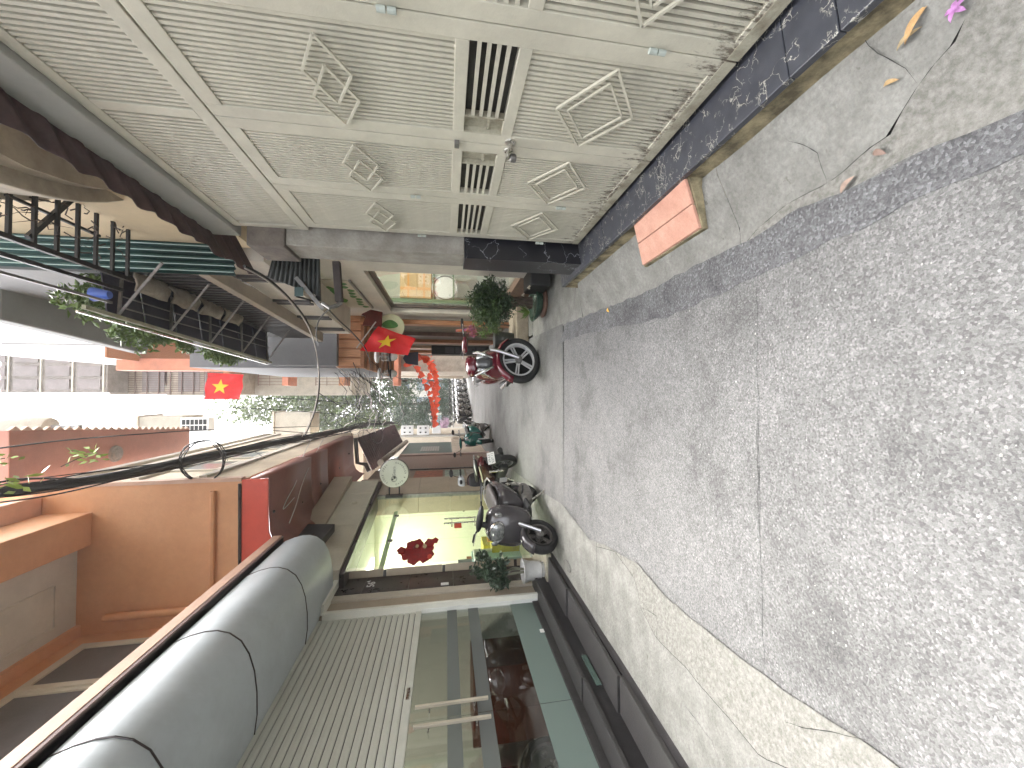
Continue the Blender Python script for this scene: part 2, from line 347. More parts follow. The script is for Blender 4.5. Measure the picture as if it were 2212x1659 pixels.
# concrete lane beyond, in bays with joints across
js = [4.68, at(1100, 880, z=0).y, at(1070, 880, z=0).y, 14.5, 19, 25, 37]
for i in range(len(js)-1):
    y0, y1 = js[i]+.008, js[i+1]-.008
    xl = lambda y: -1.46 - (y-4.7)*.075; xr = lambda y: .88 + (y-4.7)*.045
    MB().sheet(jag([(xl(y0), y0, 0), (xr(y0), y0, 0)], .3, .004, i)+jag([(xr(y1), y1, 0), (xl(y1), y1, 0)], .3, .004, i+9), th=.04).build('concrete_bay', lane, road)
# ---- right pavement: a concrete apron that ramps up to the marble step
def pr(x, y): return -.006 + max(0, min(1, (x-.82)/.28))*(.13 if y < 3.9 else .02) - max(0, y-3.2)*.0
def onp(u, v, f):
    z = 0
    for _ in range(12): q = at(u, v, z=z); z = f(q.x, q.y)
    return Vector((q.x, q.y, z))
pav = struct(thing('pavement', 'p', 'p')); del pav['label']; del pav['category']
crk = [(2110,-30),(2085,72),(2030,130),(1985,180),(1942,250),(1925,290),(1870,325),(1790,395),(1700,440),(1640,490),(1600,540)]
cw = [onp(u, v, pr) for u, v in crk]; cw = [Vector((cw[0].x-.05, -1.2, pr(cw[0].x-.05, -1)))] + cw
cj = jag(cw, .05, .010, 3)
def fillstrip(A, B, f, m, name, nx=10):
    """grid between two polylines resampled in y"""
    mb = MB(); ys = []; y0 = max(A[0].y, B[0].y); y1 = min(A[-1].y, B[-1].y); n = max(2, int((y1-y0)/.05))
    vs = []
    for i in range(n+1):
        y = y0+(y1-y0)*i/n; a, b = ysplit(A, y).x, ysplit(B, y).x
        for k in range(nx+1):
            x = a+(b-a)*k/nx; vs.append((x, y, f(x, y)+.004*noise.noise(Vector((x*2, y*2, 3)))))
    fs = [(i*(nx+1)+k, i*(nx+1)+k+1, (i+1)*(nx+1)+k+1, (i+1)*(nx+1)+k) for i in range(n) for k in range(nx)]
    return mb.add(vs, fs).build(name, m, pav, smooth=30)
off = lambda L, d: [Vector((q.x+d, q.y, q.z)) for q in L]
jRb = off(jR, -.015)
kerb_in = [Vector((1.16, -1.2, 0)), Vector((1.16, 3.95, 0))]
fillstrip(off(cj, .0010), kerb_in, pr, concrete, 'paving_slab', 12)
sel = [q for q in jRb if q.y <= cj[-1].y+.02]
fillstrip(sel, off(cj, -.0010), pr, concrete_rough, 'paving_slab', 6)
yC = cj[-1].y
A = [q for q in jRb if q.y > yC-.05] + [Vector((.93, 6.5, 0)), Vector((1.3, 12, 0))]
def pr2(x, y): return -.004 + max(0, min(1, (x-.82)/.28))*.13*max(0, min(1, (4.1-y)/.35))
for (ya, yb) in ((yC, 3.95), (3.96, 5.35), (5.36, 6.4)):
    AA = [q for q in A]; lo = ysplit(A, ya); hi = ysplit(A, yb)
    AA = [lo]+[q for q in A if ya < q.y < yb]+[hi]
    fillstrip(AA, [Vector((1.16 if yb < 4 else 2.0, ya, 0)), Vector((1.16 if yb < 4 else 2.0, yb, 0))], pr2, concrete, 'paving_slab', 12)
MB().sheet([(1.0,6.41,0),(2.1,6.41,0),(4.5,37,0),(2.35,37,0),(1.25,12,0)], th=.04).build('paving_slab', concrete, pav)
def hair(pts, f, w_=.0025, m_=None, seed=0):
    P = jag([onp(u, v, f) for u, v in pts], .02, .010, seed); vs = []
    for i, q in enumerate(P):
        d = (P[min(i+1, len(P)-1)]-P[max(i-1, 0)]); n_ = Vector((-d.y, d.x, 0)).normalized()*w_*(.4+abs(noise.noise(q*40))*1.6)*sin(pi*(i+.6)/(len(P)+.2))
        z = f(q.x, q.y)+.0065; vs += [Vector((q.x+n_.x, q.y+n_.y, z)), Vector((q.x-n_.x, q.y-n_.y, z))]
    return MB().add(vs, [(2*i, 2*i+1, 2*i+3, 2*i+2) for i in range(len(P)-1)])
hair([(1560,560),(1530,600),(1500,640),(1440,650)], pr, .003, None, 2).build('crack', soil, pav)
hair([(1985,180),(1960,150),(1900,120),(1860,60)], pr, .0018, None, 4).build('crack', soil, pav)
hair([(1790,395),(1770,330),(1700,300)], pr, .0015, None, 5).build('crack', soil, pav)
hair([(1250,560),(1245,610),(1240,680)], pr2, .003, None, 6).build('crack', soil, pav)
# ---- left pavement
stepo = [(1600,1850),(1484,1659),(1350,1450),(1231,1239)]
so_ = [at(u, v, z=0) for u, v in stepo]; so_ = [Vector((so_[0].x-.05, -1.2, 0))]+so_+[Vector((-2.2, 5.6, 0))]
crL = [(2100,1720),(1720,1659),(1650,1640),(1560,1530),(1480,1440),(1420,1380),(1385,1310),(1375,1255),(1330,1190)]
cl = [at(u, v, z=0) for u, v in crL[1:]]; cl = [Vector((cl[0].x+.02, -1.2, 0))]+cl+[Vector((-1.5, 3.6, 0))]
cl.sort(key=lambda q: q.y)
cjl = jag(cl, .06, .014, 8)
pl = lambda x, y: .008
ymax = cl[-1].y
fillstrip([q for q in off(so_, -.03)], off(cjl, -.002), pl, concrete, 'paving_slab', 12)
fillstrip(off(cjl, .002), off([q for q in jL if q.y <= ymax+.1], .012), pl, concrete_rough, 'paving_slab', 6)
B = [q for q in jL if q.y >= ymax]; B = [ysplit(jL, ymax)]+B+[Vector((-1.56, 6.2, 0)), Vector((-1.82, 10, 0))]
fillstrip([Vector((-2.35, ymax+.006, 0)), Vector((-2.6, 6, 0)), Vector((-2.6, 6.1, 0))], [q for q in off(B, .012)], pl, concrete, 'paving_slab', 10)
MB().sheet([(-2.7,6.11,.006),(-1.54,6.11,.006),(-1.8,10,.006),(-2.3,16,.006),(-3.9,37,.006),(-6,37,.006),(-4,6.11,.006)], th=.04).build('paving_slab', concrete, pav)
plf = lambda x, y: .008
hair([(1900,1659),(1880,1600),(1700,1560),(1690,1500)], plf, .0018, None, 11).build('crack', soil, pav)
hair([(1560,1659),(1540,1600),(1480,1520),(1475,1480)], plf, .0016, None, 12).build('crack', soil, pav)
hair([(1385,1310),(1420,1330),(1421,1400)], plf, .002, None, 13).build('crack', soil, pav)
rf0 = lambda x, y: -.001
for k_, pts_ in enumerate(([(1215,850),(1216,920),(1215,1000),(1222,1080)], [(1640,860),(1636,950),(1641,1040),(1638,1150)]  )):
    hair(pts_, lambda x, y: -.004, .0022, None, 20+k_).build('crack', soil, road)
# drain cover beside the step
dcv = tag(MB().lathe([(.001,.022),(.085,.022),(.09,.012)], at(1228,1222,z=0), 20).build('drain_cover', concrete_dark), 'small dark oval drain cover on the pavement by the step corner', 'drain cover')
dcv.data.transform(Matrix.Translation(at(1228,1222,z=0)) @ Matrix.Diagonal((.62,1.5,1,1)) @ Matrix.Translation(-at(1228,1222,z=0)))
# ================================================================== RIGHT: gate, step, pillar
GX = 1.32
st = thing('marble_step', 'black marble step with white veins and mossy concrete foot under the metal gate', 'step', (1.2,1,0))
def slab_run(x0, x1, y0, y1, z0a, z0b, z1a, z1b):
    return MB().hexa([(x0,y0,z0a),(x1,y0,z0a),(x1,y1,z0b),(x0,y1,z0b),(x0,y0,z1a),(x1,y0,z1a),(x1,y1,z1b),(x0,y1,z1b)])
for (a, b) in ((-.6,.2),(.203,.98),(.983,1.16),(1.163,1.98),(1.983,2.78),(2.783,3.9)):
    MB().hexa([(1.12,a,.215),(1.455,a,.265),(1.455,b,.265),(1.12,b,.215),(1.12,a,.245),(1.455,a,.296),(1.455,b,.296),(1.12,b,.245)]).build('marble_slab', marble, st, bevel=.003)
MB().add(*(lambda P: (P, [(i*2, i*2+1, i*2+3, i*2+2) for i in range(len(P)//2-1)]))([q for i in range(60) for y in [-.6+i*4.5/59] for n_ in [noise.noise(Vector((y*3,0,0)))*.014] for q in ((1.128+n_*.4, y, .216), (1.117+n_, y, .0))])).build('mossy_foot', mossy, st, smooth=40)
MB().box(1.12,1.5,3.897,3.9,0,.215).build('end_face', mossy, st)
# the two terracotta tiles bedded as a little ramp
tl = thing('tile_ramp', 'pair of terracotta floor tiles bedded in mortar against the marble step', 'tile ramp', at(1440,480,z=.1))
tz = lambda x, y: .022+max(0, min(1, (x-.83)/.27))*.20
P4 = [onp(u, v, tz) for u, v in ((1367,478),(1388,573),(1510,492),(1478,386))]
mid0, mid1 = P4[0].lerp(P4[1], .5), P4[3].lerp(P4[2], .5)
for q in ([P4[0], mid0+(P4[0]-mid0)*.02, mid1+(P4[3]-mid1)*.02, P4[3]], [mid0+(P4[1]-mid0)*.02, P4[1], P4[2], mid1+(P4[2]-mid1)*.02]):
    MB().prism([k-Vector((0,0,.018)) for k in q], (0,0,.018)).build('tile', terracotta, tl, bevel=.002)
cen = sum(P4, Vector())/4
MB().prism([Vector((cen.x+(k.x-cen.x)*1.10, cen.y+(k.y-cen.y)*1.14, -.02)) for k in P4], (0,0,.035)).build('mortar', mossy, tl)
MB().hexa([Vector((cen.x+(k.x-cen.x)*1.06, cen.y+(k.y-cen.y)*1.05, -.02)) for k in P4]+[Vector((cen.x+(k.x-cen.x)*1.05, cen.y+(k.y-cen.y)*1.04, k.z-.019)) for k in P4]).build('mortar', mossy, tl)

gate = thing('metal_gate', 'wide sage cream folding metal gate with slatted panels and diamond motifs', 'gate', (1.35,.7,.3))
seams = [.64, 1.335, 2.0, 2.60, 3.24]
slat_me = mesh_of(MB().box(-.012, .0, -.0076, .0076, 0, 1), gate_p, 'slat')
def hole_frame(mb, y0, y1, z0, z1, b, x0=GX, x1=GX+.045):
    """rectangular ring"""
    mb.box(x0, x1, y0, y0+b, z0, z1); mb.box(x0, x1, y1-b, y1, z0, z1); mb.box(x0, x1, y0+b, y1-b, z0, z0+b); mb.box(x0, x1, y0+b, y1-b, z1-b, z1)
def rhomb(mb, pts, th=.009, x=GX-.014):
    n = len(pts)
    for i in range(n):
        a, b = pts[i], pts[(i+1) % n]; mb.bar((x, a[0], a[1]), (x, b[0], b[1]), th)
ZB, ZT, ZL0, ZL1 = .306, 2.535, 1.12, 1.42
for li in range(4):
    y0, y1 = seams[li]+.003, seams[li+1]-.003; st_w = .075 if li in (1, 2) else .07
    leaf = MB()
    leaf.box(GX, GX+.045, y0, y0+st_w, ZB, ZT); leaf.box(GX, GX+.045, y1-st_w, y1, ZB, ZT)
    iy0, iy1 = y0+st_w, y1-st_w
    leaf.box(GX, GX+.045, iy0, iy1, ZB, ZB+.07); leaf.box(GX, GX+.045, iy0, iy1, ZT-.075, ZT)
    leaf.box(GX, GX+.045, iy0, iy1, ZL0, ZL0+.055); leaf.box(GX, GX+.045, iy0, iy1, ZL1-.055, ZL1)
    lf = leaf.build('gate_leaf', gate_p, gate, bevel=.003)
    # backing sheets; the shade in the gaps is put into their dark colours
    MB().box(GX+.034, GX+.038, iy0, iy1, ZB+.07, ZL0).box(GX+.034, GX+.038, iy0, iy1, ZL1, ZT-.075).build('backing_sheet', gate_back, lf)
    MB().box(GX+.04, GX+.044, iy0, iy1, ZL0+.055, ZL1-.055).build('backing_sheet', mat('grille_gap_shade', (.07,.065,.06), .7, .2, 9), lf)
    n = 20; pit = (iy1-iy0)/n
    for k in range(n):
        yy = iy0+(k+.5)*pit
        piece(slat_me, 'slat', lf, (GX+.018, yy, ZB+.07), scale=(1, pit/.0265, ZL0-ZB-.07))
        piece(slat_me, 'slat', lf, (GX+.018, yy, ZL1), scale=(1, pit/.0265, ZT-.075-ZL1))
    # lock rail: horizontal bars with gaps and a hand hole beside the meeting seam
    hh = .115 if li in (1, 2) else 0
    b0, b1 = (iy0, iy1-hh) if li == 1 else ((iy0+hh, iy1) if li == 2 else (iy0, iy1))
    for k in range(4):
        zz = ZL0+.055+(k+1)*(ZL1-ZL0-.11)/5
        MB().box(GX+.004, GX+.02, b0, b1, zz-.008, zz+.008).build('grille_bar', gate_p, lf)
    if hh:
        ha, hb = (b1, iy1) if li == 1 else (iy0, b0)
        hp = MB().box(GX+.03, GX+.034, ha, hb, ZL0+.055, ZL1-.055); hp.box(GX, GX+.03, ha if li == 2 else ha, (ha+.008), ZL0+.055, ZL1-.055).box(GX, GX+.03, hb-.008, hb, ZL0+.055, ZL1-.055)
        hp.box(GX+.012, GX+.02, ha+.02, hb-.02, ZL0+.12, ZL0+.135)
        hp.build('hand_hole', gate_dirty, lf)
    # motifs
    yc = (iy0+iy1)/2; hw = (iy1-iy0)
    md = MB(); q_ = yc+.01; zc = .765
    rhomb(md, [(q_-.245,zc),(q_,zc+.187),(q_+.245,zc),(q_,zc-.187)], .011)
    rhomb(md, [(q_-.175,zc+.003),(q_+.003,zc+.133),(q_+.178,zc),(q_,zc-.133)], .009)
    md.build('diamond_motif', gate_p, lf)
    md = MB(); zc = 1.93
    rhomb(md, [(q_-.215,zc),(q_-.04,zc+.095),(q_+.13,zc),(q_-.045,zc-.095)], .010)
    rhomb(md, [(q_-.075,zc),(q_+.10,zc+.095),(q_+.275 if li == 1 else q_+.26,zc),(q_+.095,zc-.095)], .010, GX-.012)
    md.build('diamond_motif', gate_p, lf)
    # dirt skirt along the bottom rail
    MB().box(GX-.002, GX+.001, y0+.002, y1-.002, ZB-.002, ZB+.05).build('kick_strip', gate_dirty, lf)
    # hinges
    if li != 1:
        for zz in (.62, 1.62):
            hy = y1 if li >= 2 else y1
            for dz in (0, .036): MB().lathe([(.011,0),(.011,.03)], (GX-.012, hy, zz+dz), 10).build('hinge', mat('pale_hinge', (.5,.55,.5), .5, .1, 9), gate)
# transom above
tr = MB(); tr.box(GX, GX+.045, -.4, 3.3, ZT+.01, ZT+.075); tr.box(GX, GX+.045, -.4, 3.3, 3.03, 3.09)
for yy in (1.30, 2.57 if 0 else 1.98, 3.24): tr.box(GX+.0005, GX+.0445, yy, yy+.06, ZT+.075, 3.03)
trp = tr.build('transom', gate_p, gate, bevel=.003)
MB().box(GX+.034, GX+.038, -.4, 3.3, ZT+.07, 3.04).build('backing_sheet', gate_back, trp)
yy = .3
while yy < 3.22:
    if not (1.28 < yy < 1.37 or 1.965 < yy < 2.055): piece(slat_me, 'slat', trp, (GX+.018, yy, ZT+.075), scale=(1, 1, 3.03-ZT-.075))
    yy += .0268
tag(MB().box(1.46,1.66,-.6,3.3,.0,3.09).build('leak_block_wall', mat('dark_blocker', (.06,.055,.05), .8, .1, 3)), 'dark wall added behind the metal gate to stop light leaking through', 'wall')  # added wall that blocks sky light leaking in behind the gate
MB().box(GX, GX+.12, -.6, .637, .30, 3.09).build('gate_post', gate_p, gate, bevel=.004)
# lock, latch and padlock
lk = MB().lathe([(.03,0),(.028,-.008),(.014,-.016),(.012,-.05)], (GX, 1.965, 1.12), 14, 'x').build('lock_knob', steel, gate, smooth=30)
MB().lathe([(.024,0),(.022,-.006),(.012,-.012),(.011,-.04)], (GX, 2.035, 1.122), 14, 'x').build('lock_knob', steel, gate, smooth=30)
MB().box(GX-.03,GX-.018,1.965,2.035,1.112,1.128).build('latch_bar', steel, gate)
MB().lathe([(.018,-.03),(.022,-.02),(.022,.0),(.012,.006)], (GX-.03, 2.05, 1.105), 14).build('latch_knob', steel_dull, gate, smooth=30)
MB().box(GX-.02,GX,1.99,2.03,1.385,1.41).build('latch_bar', steel_dull, gate)
# concrete beam over the gate
tag(MB().box(1.285,1.7,-.6,3.42,3.095,3.30).build('concrete_lintel', mat('lintel_render', (.42,.42,.39), .8, .06, 3), bevel=.006), 'long smooth grey concrete lintel over the slatted gate', 'lintel')
# corrugated brown sheet canopy edge above the lintel
def corrugated(A0, A1, B0, B1, n, amp, nrm, wave=1, rag=0, jitter=0):
    """sheet between edge A (A0->A1) and edge B; ribs run from A to B"""
    A0, A1, B0, B1 = map(Vector, (A0, A1, B0, B1)); nrm = Vector(nrm); mb = MB(); vs = []; N = n*6
    for i in range(N+1):
        t = i/N; h = sin(t*n*2*pi)*amp
        a = A0.lerp(A1, t)+nrm*h; b = B0.lerp(B1, t)+nrm*h
        if rag: b = b+(b-a).normalized()*rag*noise.noise(Vector((t*n*.9, 1, 0)))
        vs += [a, b]
    fs = [(2*i, 2*i+1, 2*i+3, 2*i+2) for i in range(N)]
    return mb.add(vs, fs)
cg = corrugated((1.42,-.4,3.315), (1.42,3.75,3.315), (1.155,-.4,3.30), (1.145,4.12,3.285), 24, .020, (0,.5,1), rag=.05).build('corrugated_canopy', brown, smooth=60)
cg.modifiers.new('s', 'SOLIDIFY').thickness = .003
tag(cg, 'ragged dark brown corrugated sheet jutting out above the gate lintel', 'canopy sheet')
# pillar at the end of the gate
pil = thing('gate_pillar', 'square pillar with black polished marble foot and grey render above, at the far end of the gate', 'pillar', (1.25,3.5,.25))
MB().box(1.165,1.5,3.30,3.62,.2,1.30).build('marble_cladding', marble_b, pil, bevel=.004)
MB().box(1.195,1.5,3.31,3.62,1.30,2.72).build('shaft', grey_stone, pil, bevel=.006)
MB().box(1.17,1.5,3.29,3.65,2.72,3.0).build('capital', mat('stained_render', (.2,.17,.145), .85, .2, 8, .3, 40), pil, bevel=.01)
# ================================================================== LEFT: house with the roller shutter
LX = -2.78
lamp_m = None
def yv(v, u=912, x=LX): return at(u, v, x=x).y
steps = thing('entrance_steps', 'two long dark stone entrance steps in front of the glass door on the left', 'steps', (-2.5,3,0))
def zt(y): return .0
MB().hexa([(-2.6,-1,0),(-2.30,-1,0),(-2.20,5.45,0),(-2.6,5.45,0),(-2.6,-1,.075),(-2.33,-1,.075),(-2.23,5.45,.045),(-2.6,5.45,.045)]).build('riser', dark_tile, steps)
for a, b in ((-1,.9),(.903,2.95),(2.953,4.3),(4.303,5.45)):
    k = lambda y: -2.325+(y+1)/6.45*.1
    MB().hexa([(-2.6,a,.07),(k(a),a,.07),(k(b),b,.05),(-2.6,b,.05),(-2.6,a,.105),(k(a),a,.105),(k(b),b,.085),(-2.6,b,.085)]).build('tread', dark_tread, steps, bevel=.004)
MB().box(-3.1,-2.56,-1,5.44,.07,.225).build('riser', dark_tile, steps)
for a, b in ((-1,1.2),(1.203,3.35),(3.353,5.44)):
    MB().hexa([(-3.1,a,.225),(-2.545,a,.225),(-2.545,b,.215),(-3.1,b,.215),(-3.1,a,.262),(-2.545,a,.262),(-2.545,b,.25),(-3.1,b,.25)]).build('tread', dark_tread, steps, bevel=.004)
gs = at(1268,1450,x=-2.53)
tag(MB().box(-2.545,-2.535,gs.y-.16,gs.y+.22,.12,.165).build('glass_shard', mat('green_glass_edge', (.10,.15,.13), .15, .1, 9)), 'narrow green glass strip leaning in the slot of the dark entrance step', 'glass strip')
hs = thing('shuttered_house', 'left house front with half lowered roller shutter over a glass door', 'house', (-2.8,3,0))
y_g, y_t, y_p, y_d, y_s = yv(1322), yv(1294), yv(1283), yv(1256), yv(1225)
# side posts and floor to upper wall
MB().box(LX-.16, LX+.05, y_g+.012, y_t-.006, .25, 3.05).build('side_panel', tan, hs, bevel=.003)
MB().box(LX-.16, LX+.075, y_t+.002, y_p, .2, 3.05).build('guide_rail', mat('pale_rail', (.55,.50,.42), .45, .06, 4), hs, bevel=.003)
MB().box(LX-.03, LX+.045, y_g-.028, y_g+.010, .26, 1.77).build('door_frame', mat('white_frame', (.80,.82,.80), .4, .03, 4), hs)
# shutter slats
sl_me = mesh_of(MB().prism([(-.006,0,-.036),(.008,0,-.036),(.011,0,-.02),(.013,0,0),(.011,0,.02),(.008,0,.036),(-.006,0,.036)], (0,1,0)), shutter_p)
n = 17; z0s, z1s = 1.84, 3.02; pt = (z1s-z0s)/n
sh = MB().box(LX-.02, LX-.006, -1, y_g+.01, 1.84, 3.05).build('shutter', dark_tile, hs)
for k in range(n): piece(sl_me, 'slat', sh, (LX, -1, z0s+(k+.5)*pt), scale=(1, y_g+1, pt/.083))
MB().box(LX-.02, LX+.022, -1, y_g, 1.765, 1.835).build('bottom_bar', shutter_p, hs, bevel=.004)
q = at(880,1500,x=LX+.02); MB().box(LX+.022, LX+.03, q.y-.07, q.y+.07, 1.785, 1.815).build('lock_plate', steel, hs, bevel=.002)
# glass door leaf with sandblasted bands
glass_d = glass_mat('dark_shop_glass', (.66,.69,.67), .11)
def frost_mat(n, c, fac):
    m = bpy.data.materials.new(n); m.use_nodes = True; N, L = m.node_tree.nodes, m.node_tree.links; N.clear(); MATS[n] = m
    o = N.new('ShaderNodeOutputMaterial'); t = N.new('ShaderNodeBsdfTransparent'); t.inputs[0].default_value = (.7,.75,.72,1)
    g = N.new('ShaderNodeBsdfDiffuse'); g.inputs[0].default_value = tuple(c)+(1,); x = N.new('ShaderNodeMixShader'); x.inputs[0].default_value = fac
    L.new(t.outputs[0], x.inputs[1]); L.new(g.outputs[0], x.inputs[2]); L.new(x.outputs[0], o.inputs[0]); return m
frost = frost_mat('frosted_band', (.22,.235,.23), .55)
frost2 = frost_mat('frosted_foot', (.20,.255,.235), .88)
seam_y = at(1000,1545,x=LX).y
for a, b in ((-1, seam_y-.003), (seam_y+.003, y_g-.01)):
    p = MB().box(LX-.008, LX+.0, a, b, .33, 1.77).build('glass_pane', glass_d, hs)
    for za, zb in ((at(990,1400,x=LX).z, at(966,1400,x=LX).z), (at(1045,1400,x=LX).z, at(1019,1400,x=LX).z)):
        MB().box(LX+.002, LX+.003, a, b, za, zb).build('frosted_band', frost, hs)
    MB().box(LX+.002, LX+.003, a, b, .335, at(1130,1400,x=LX).z).build('frosted_band', frost2, hs)
MB().box(LX-.03, LX+.02, -1, y_g, .255, .33).build('door_sill', dark_tread, hs, bevel=.003)
MB().box(LX+.004, LX+.016, y_g-.42, y_g-.015, .262, .30).build('door_clamp', mat('white_frame', (0,0,0)), hs)
q = at(1172,1362,x=LX+.01); MB().box(LX+.004, LX+.012, q.y-.03, q.y+.03, q.z-.03, q.z+.03).build('sticker', mat('white_paint', (.78,.78,.76), .5, .03, 5), hs)
hd = MB()
for (u0, u1, v0, v1) in ((897,1055,1524,1511), (893,1062,1566,1552)):
    a = at(u0, v0, x=LX+.06); b = at(u1, v1, x=LX+.06)
    yy = (a.y+b.y)/2
    hm = MB().bar((LX+.06, yy, a.z), (LX+.06, yy, b.z), .024).build('door_handle', mat('worn_wood_handle', (.52,.47,.38), .35, .08, 6), hs, bevel=.003)
    mbk = MB()
    for zz in (a.z-.12, b.z+.12): mbk.lathe([(.008,0),(.008,.055)], (LX+.002, yy, zz), 8, 'x')
    mbk.build('handle_bracket', steel, hm)
# interior of the house: walls, furniture, a dim room
inn = thing('front_room', 'dim front room behind the glass door with brown cabinet and olive walls', 'room', (-4.5,3,.25))
olive = mat('olive_wall', (.17,.17,.13), .8, .08, 2)
MB().box(-6.5,-2.82,-1,5.3,.2,.25).build('floor', mat('dark_floor', (.08,.07,.06), .25, .1, 3), inn)
MB().box(-6.6,-6.5,-1,5.3,.2,3.3).build('back_wall', olive, inn)
MB().box(-6.5,-2.95,5.22,5.3,.25,3.3).build('end_wall', olive, inn)
MB().box(-6.5,-2.95,-1.1,-1,.25,3.3).build('end_wall', olive, inn)
MB().box(-6.5,-2.95,-1,5.3,3.2,3.3).build('ceiling', olive, inn)
MB().box(-4.1,-3.2,4.55,5.2,.25,1.15).build('cabinet', mat('red_brown_wood', (.16,.045,.02), .4, .2, 4, stretch=(1,1,9)), inn, bevel=.01)
MB().box(-5.9,-4.5,3.8,4.7,.25,1.3).build('cabinet', mat('red_brown_wood', (0,0,0)), inn, bevel=.01)
MB().box(-6.45,-6.40,2.0,3.2,1.6,2.2).build('picture_frame', black_m, inn)
for q in ((-4.6,3.2,3.18),):
    ld = bpy.data.lights.new('room_fill_light', 'AREA'); ld.energy = 9; ld.size = .5; ld.color = (1,.93,.78)  # added fill that lifts the dark room, no known fixture
    lo = bpy.data.objects.new('room_fill_light', ld); COL.objects.link(lo); lo.location = q
MB().box(-4.85,-4.35,2.95,3.45,3.19,3.2).build('glow_panel', mat('glow_panel', (1,.93,.8), .5, 0, 3, emit=1.5), inn)  # added glowing panel to go with the room fill
# wall beyond: dark strip with number plate, tan tiles
tl_p = thing('tiled_pillar', 'tan tile pillar edged with a dark brown strip carrying the house number 56A', 'pillar', (-2.7,5.6,0))
PXF = -2.70
yd0, yd1 = y_p+.004, yv(1250); 
for k in range(5):
    MB().box(-3.1, PXF, yd0, yd1, .12+k*.62, .12+k*.62+.617).build('dark_tile', darkbrown, tl_p, bevel=.002)
ys0 = at(950,1222,x=-2.62).y
zj = [.08, at(1110,1215,x=-2.65).z, at(955,1230,x=-2.65).z, at(826,1240,x=-2.65).z, at(700,1240,x=-2.65).z]
for a, b in zip(zj[:-1], zj[1:]):
    MB().hexa([(-3.1,yd1+.003,a),(PXF+.01,yd1+.003,a),(-2.60,ys0,a),(-3.1,ys0,a),(-3.1,yd1+.003,b-.05),(PXF+.01,yd1+.003,b-.05),(-2.60,ys0,b-.05),(-3.1,ys0,b-.05)]).build('tan_tile', tan, tl_p, bevel=.002)
    MB().hexa([(-3.1,yd1+.003,b-.048),(PXF,yd1+.003,b-.048),(-2.61,ys0,b-.048),(-3.1,ys0,b-.048),(-3.1,yd1+.003,b-.002),(PXF,yd1+.003,b-.002),(-2.61,ys0,b-.002),(-3.1,ys0,b-.002)]).build('dark_joint', darkbrown, tl_p)
num = text_mb('56', .15, .006); xform(num, frame(Vector((PXF+.006, (yd0+yd1)/2-.01, at(797,1277,x=PXF).z)), Y_, Z_, X_))
white_p = mat('white_paint', (0,0,0))
no = num.build('number_plate', white_p, tl_p, label='white house number characters 56A')
num = text_mb('A', .075, .006); xform(num, frame(Vector((PXF+.006, (yd0+yd1)/2+.085, at(797,1277,x=PXF).z+.05)), Y_, Z_, X_)); num.build('number_plate', white_p, tl_p)
bl = at(960,1262,x=PXF); MB().box(PXF, PXF+.012, bl.y-.03, bl.y+.03, bl.z-.06, bl.z+.05).build('door_bell', white_p, tl_p, bevel=.003)
# grey barrel awning over the shutter
aw = thing('barrel_awning', 'long grey rounded sheet metal awning above the roller shutter', 'awning', (-2.4,3,3.2))
prof = [(-2.76,2.99),(-2.6,2.972),(-2.42,2.975),(-2.25,2.995),(-2.11,3.035),(-2.0,3.095),(-1.93,3.18),(-1.90,3.27),(-1.90,3.36),(-1.92,3.46),(-1.96,3.575)]
sm = [-1.0] + sorted([at(330,1640,x=-2.05).y, at(553,1395,x=-2.05).y, at(650,1252,x=-2.05).y]) + [5.62]
for a, b in zip(sm[:-1], sm[1:]):
    mb = MB(); ns = 10; m_ = len(prof)
    vs = [(x+.004*noise.noise(Vector((yy_*2.3, z*3, 1))), yy_, z+.004*noise.noise(Vector((yy_*2, x*3, 7)))) for yy_ in [a+(b-a)*q_/ns for q_ in range(ns+1)] for x, z in prof]
    mb.add(vs, [(i_*m_+k, i_*m_+k+1, (i_+1)*m_+k+1, (i_+1)*m_+k) for i_ in range(ns) for k in range(m_-1)]); o = mb.build('awning_panel', awning_grey, aw, smooth=60)
for b in sm[1:-1]: 
    MB().tube([(x+.002, b, z-.002) for x, z in prof], .006, 6).build('seam', darkbrown, aw)
MB().prism([(x, 5.615, z) for x, z in prof]+[(-2.76,5.615,3.575)], (0,.006,0)).build('end_cap', awning_grey, aw)
# balcony above: slab edge, recess, windows, ceiling
bal = thing('balcony', 'orange painted balcony recess above the grey awning with salmon slab edge', 'balcony', (-2.5,3,3.6))
BX, BZ = -1.93, at(607,1166,x=-1.93).z
MB().box(-3.3, BX, -1, 5.66, BZ, BZ+.02).build('slab_underside', brown, bal)
MB().box(BX-.12, BX+.018, -1, 5.68, BZ+.0, BZ+.03).build('slab_edge', mat('slab_gap_shade', (.20,.12,.105), .5, .1, 5), bal, bevel=.004)  # dark gap under the salmon bar, its shade put into the colour
MB().box(BX-.14, BX+.022, -1, 5.70, BZ+.032, BZ+.135).build('slab_edge', pink_bar_m, bal, bevel=.004)
MB().box(-3.3, BX-.02, -1, 5.66, BZ+.03, BZ+.10).build('balcony_floor', tan, bal)
YS = at(579,1034,z=3.95).y; WX = -3.15
zc = at(165,1290,y=YS).z
wt = at(178,1398,x=WX)
MB().box(WX-.2, WX, -1, YS, BZ, zc+.3).build('back_wall', orange_wall, bal)
MB().box(WX, BX+.0, -1, YS-.001, zc, zc+.08).build('ceiling', soffit_grey, bal)
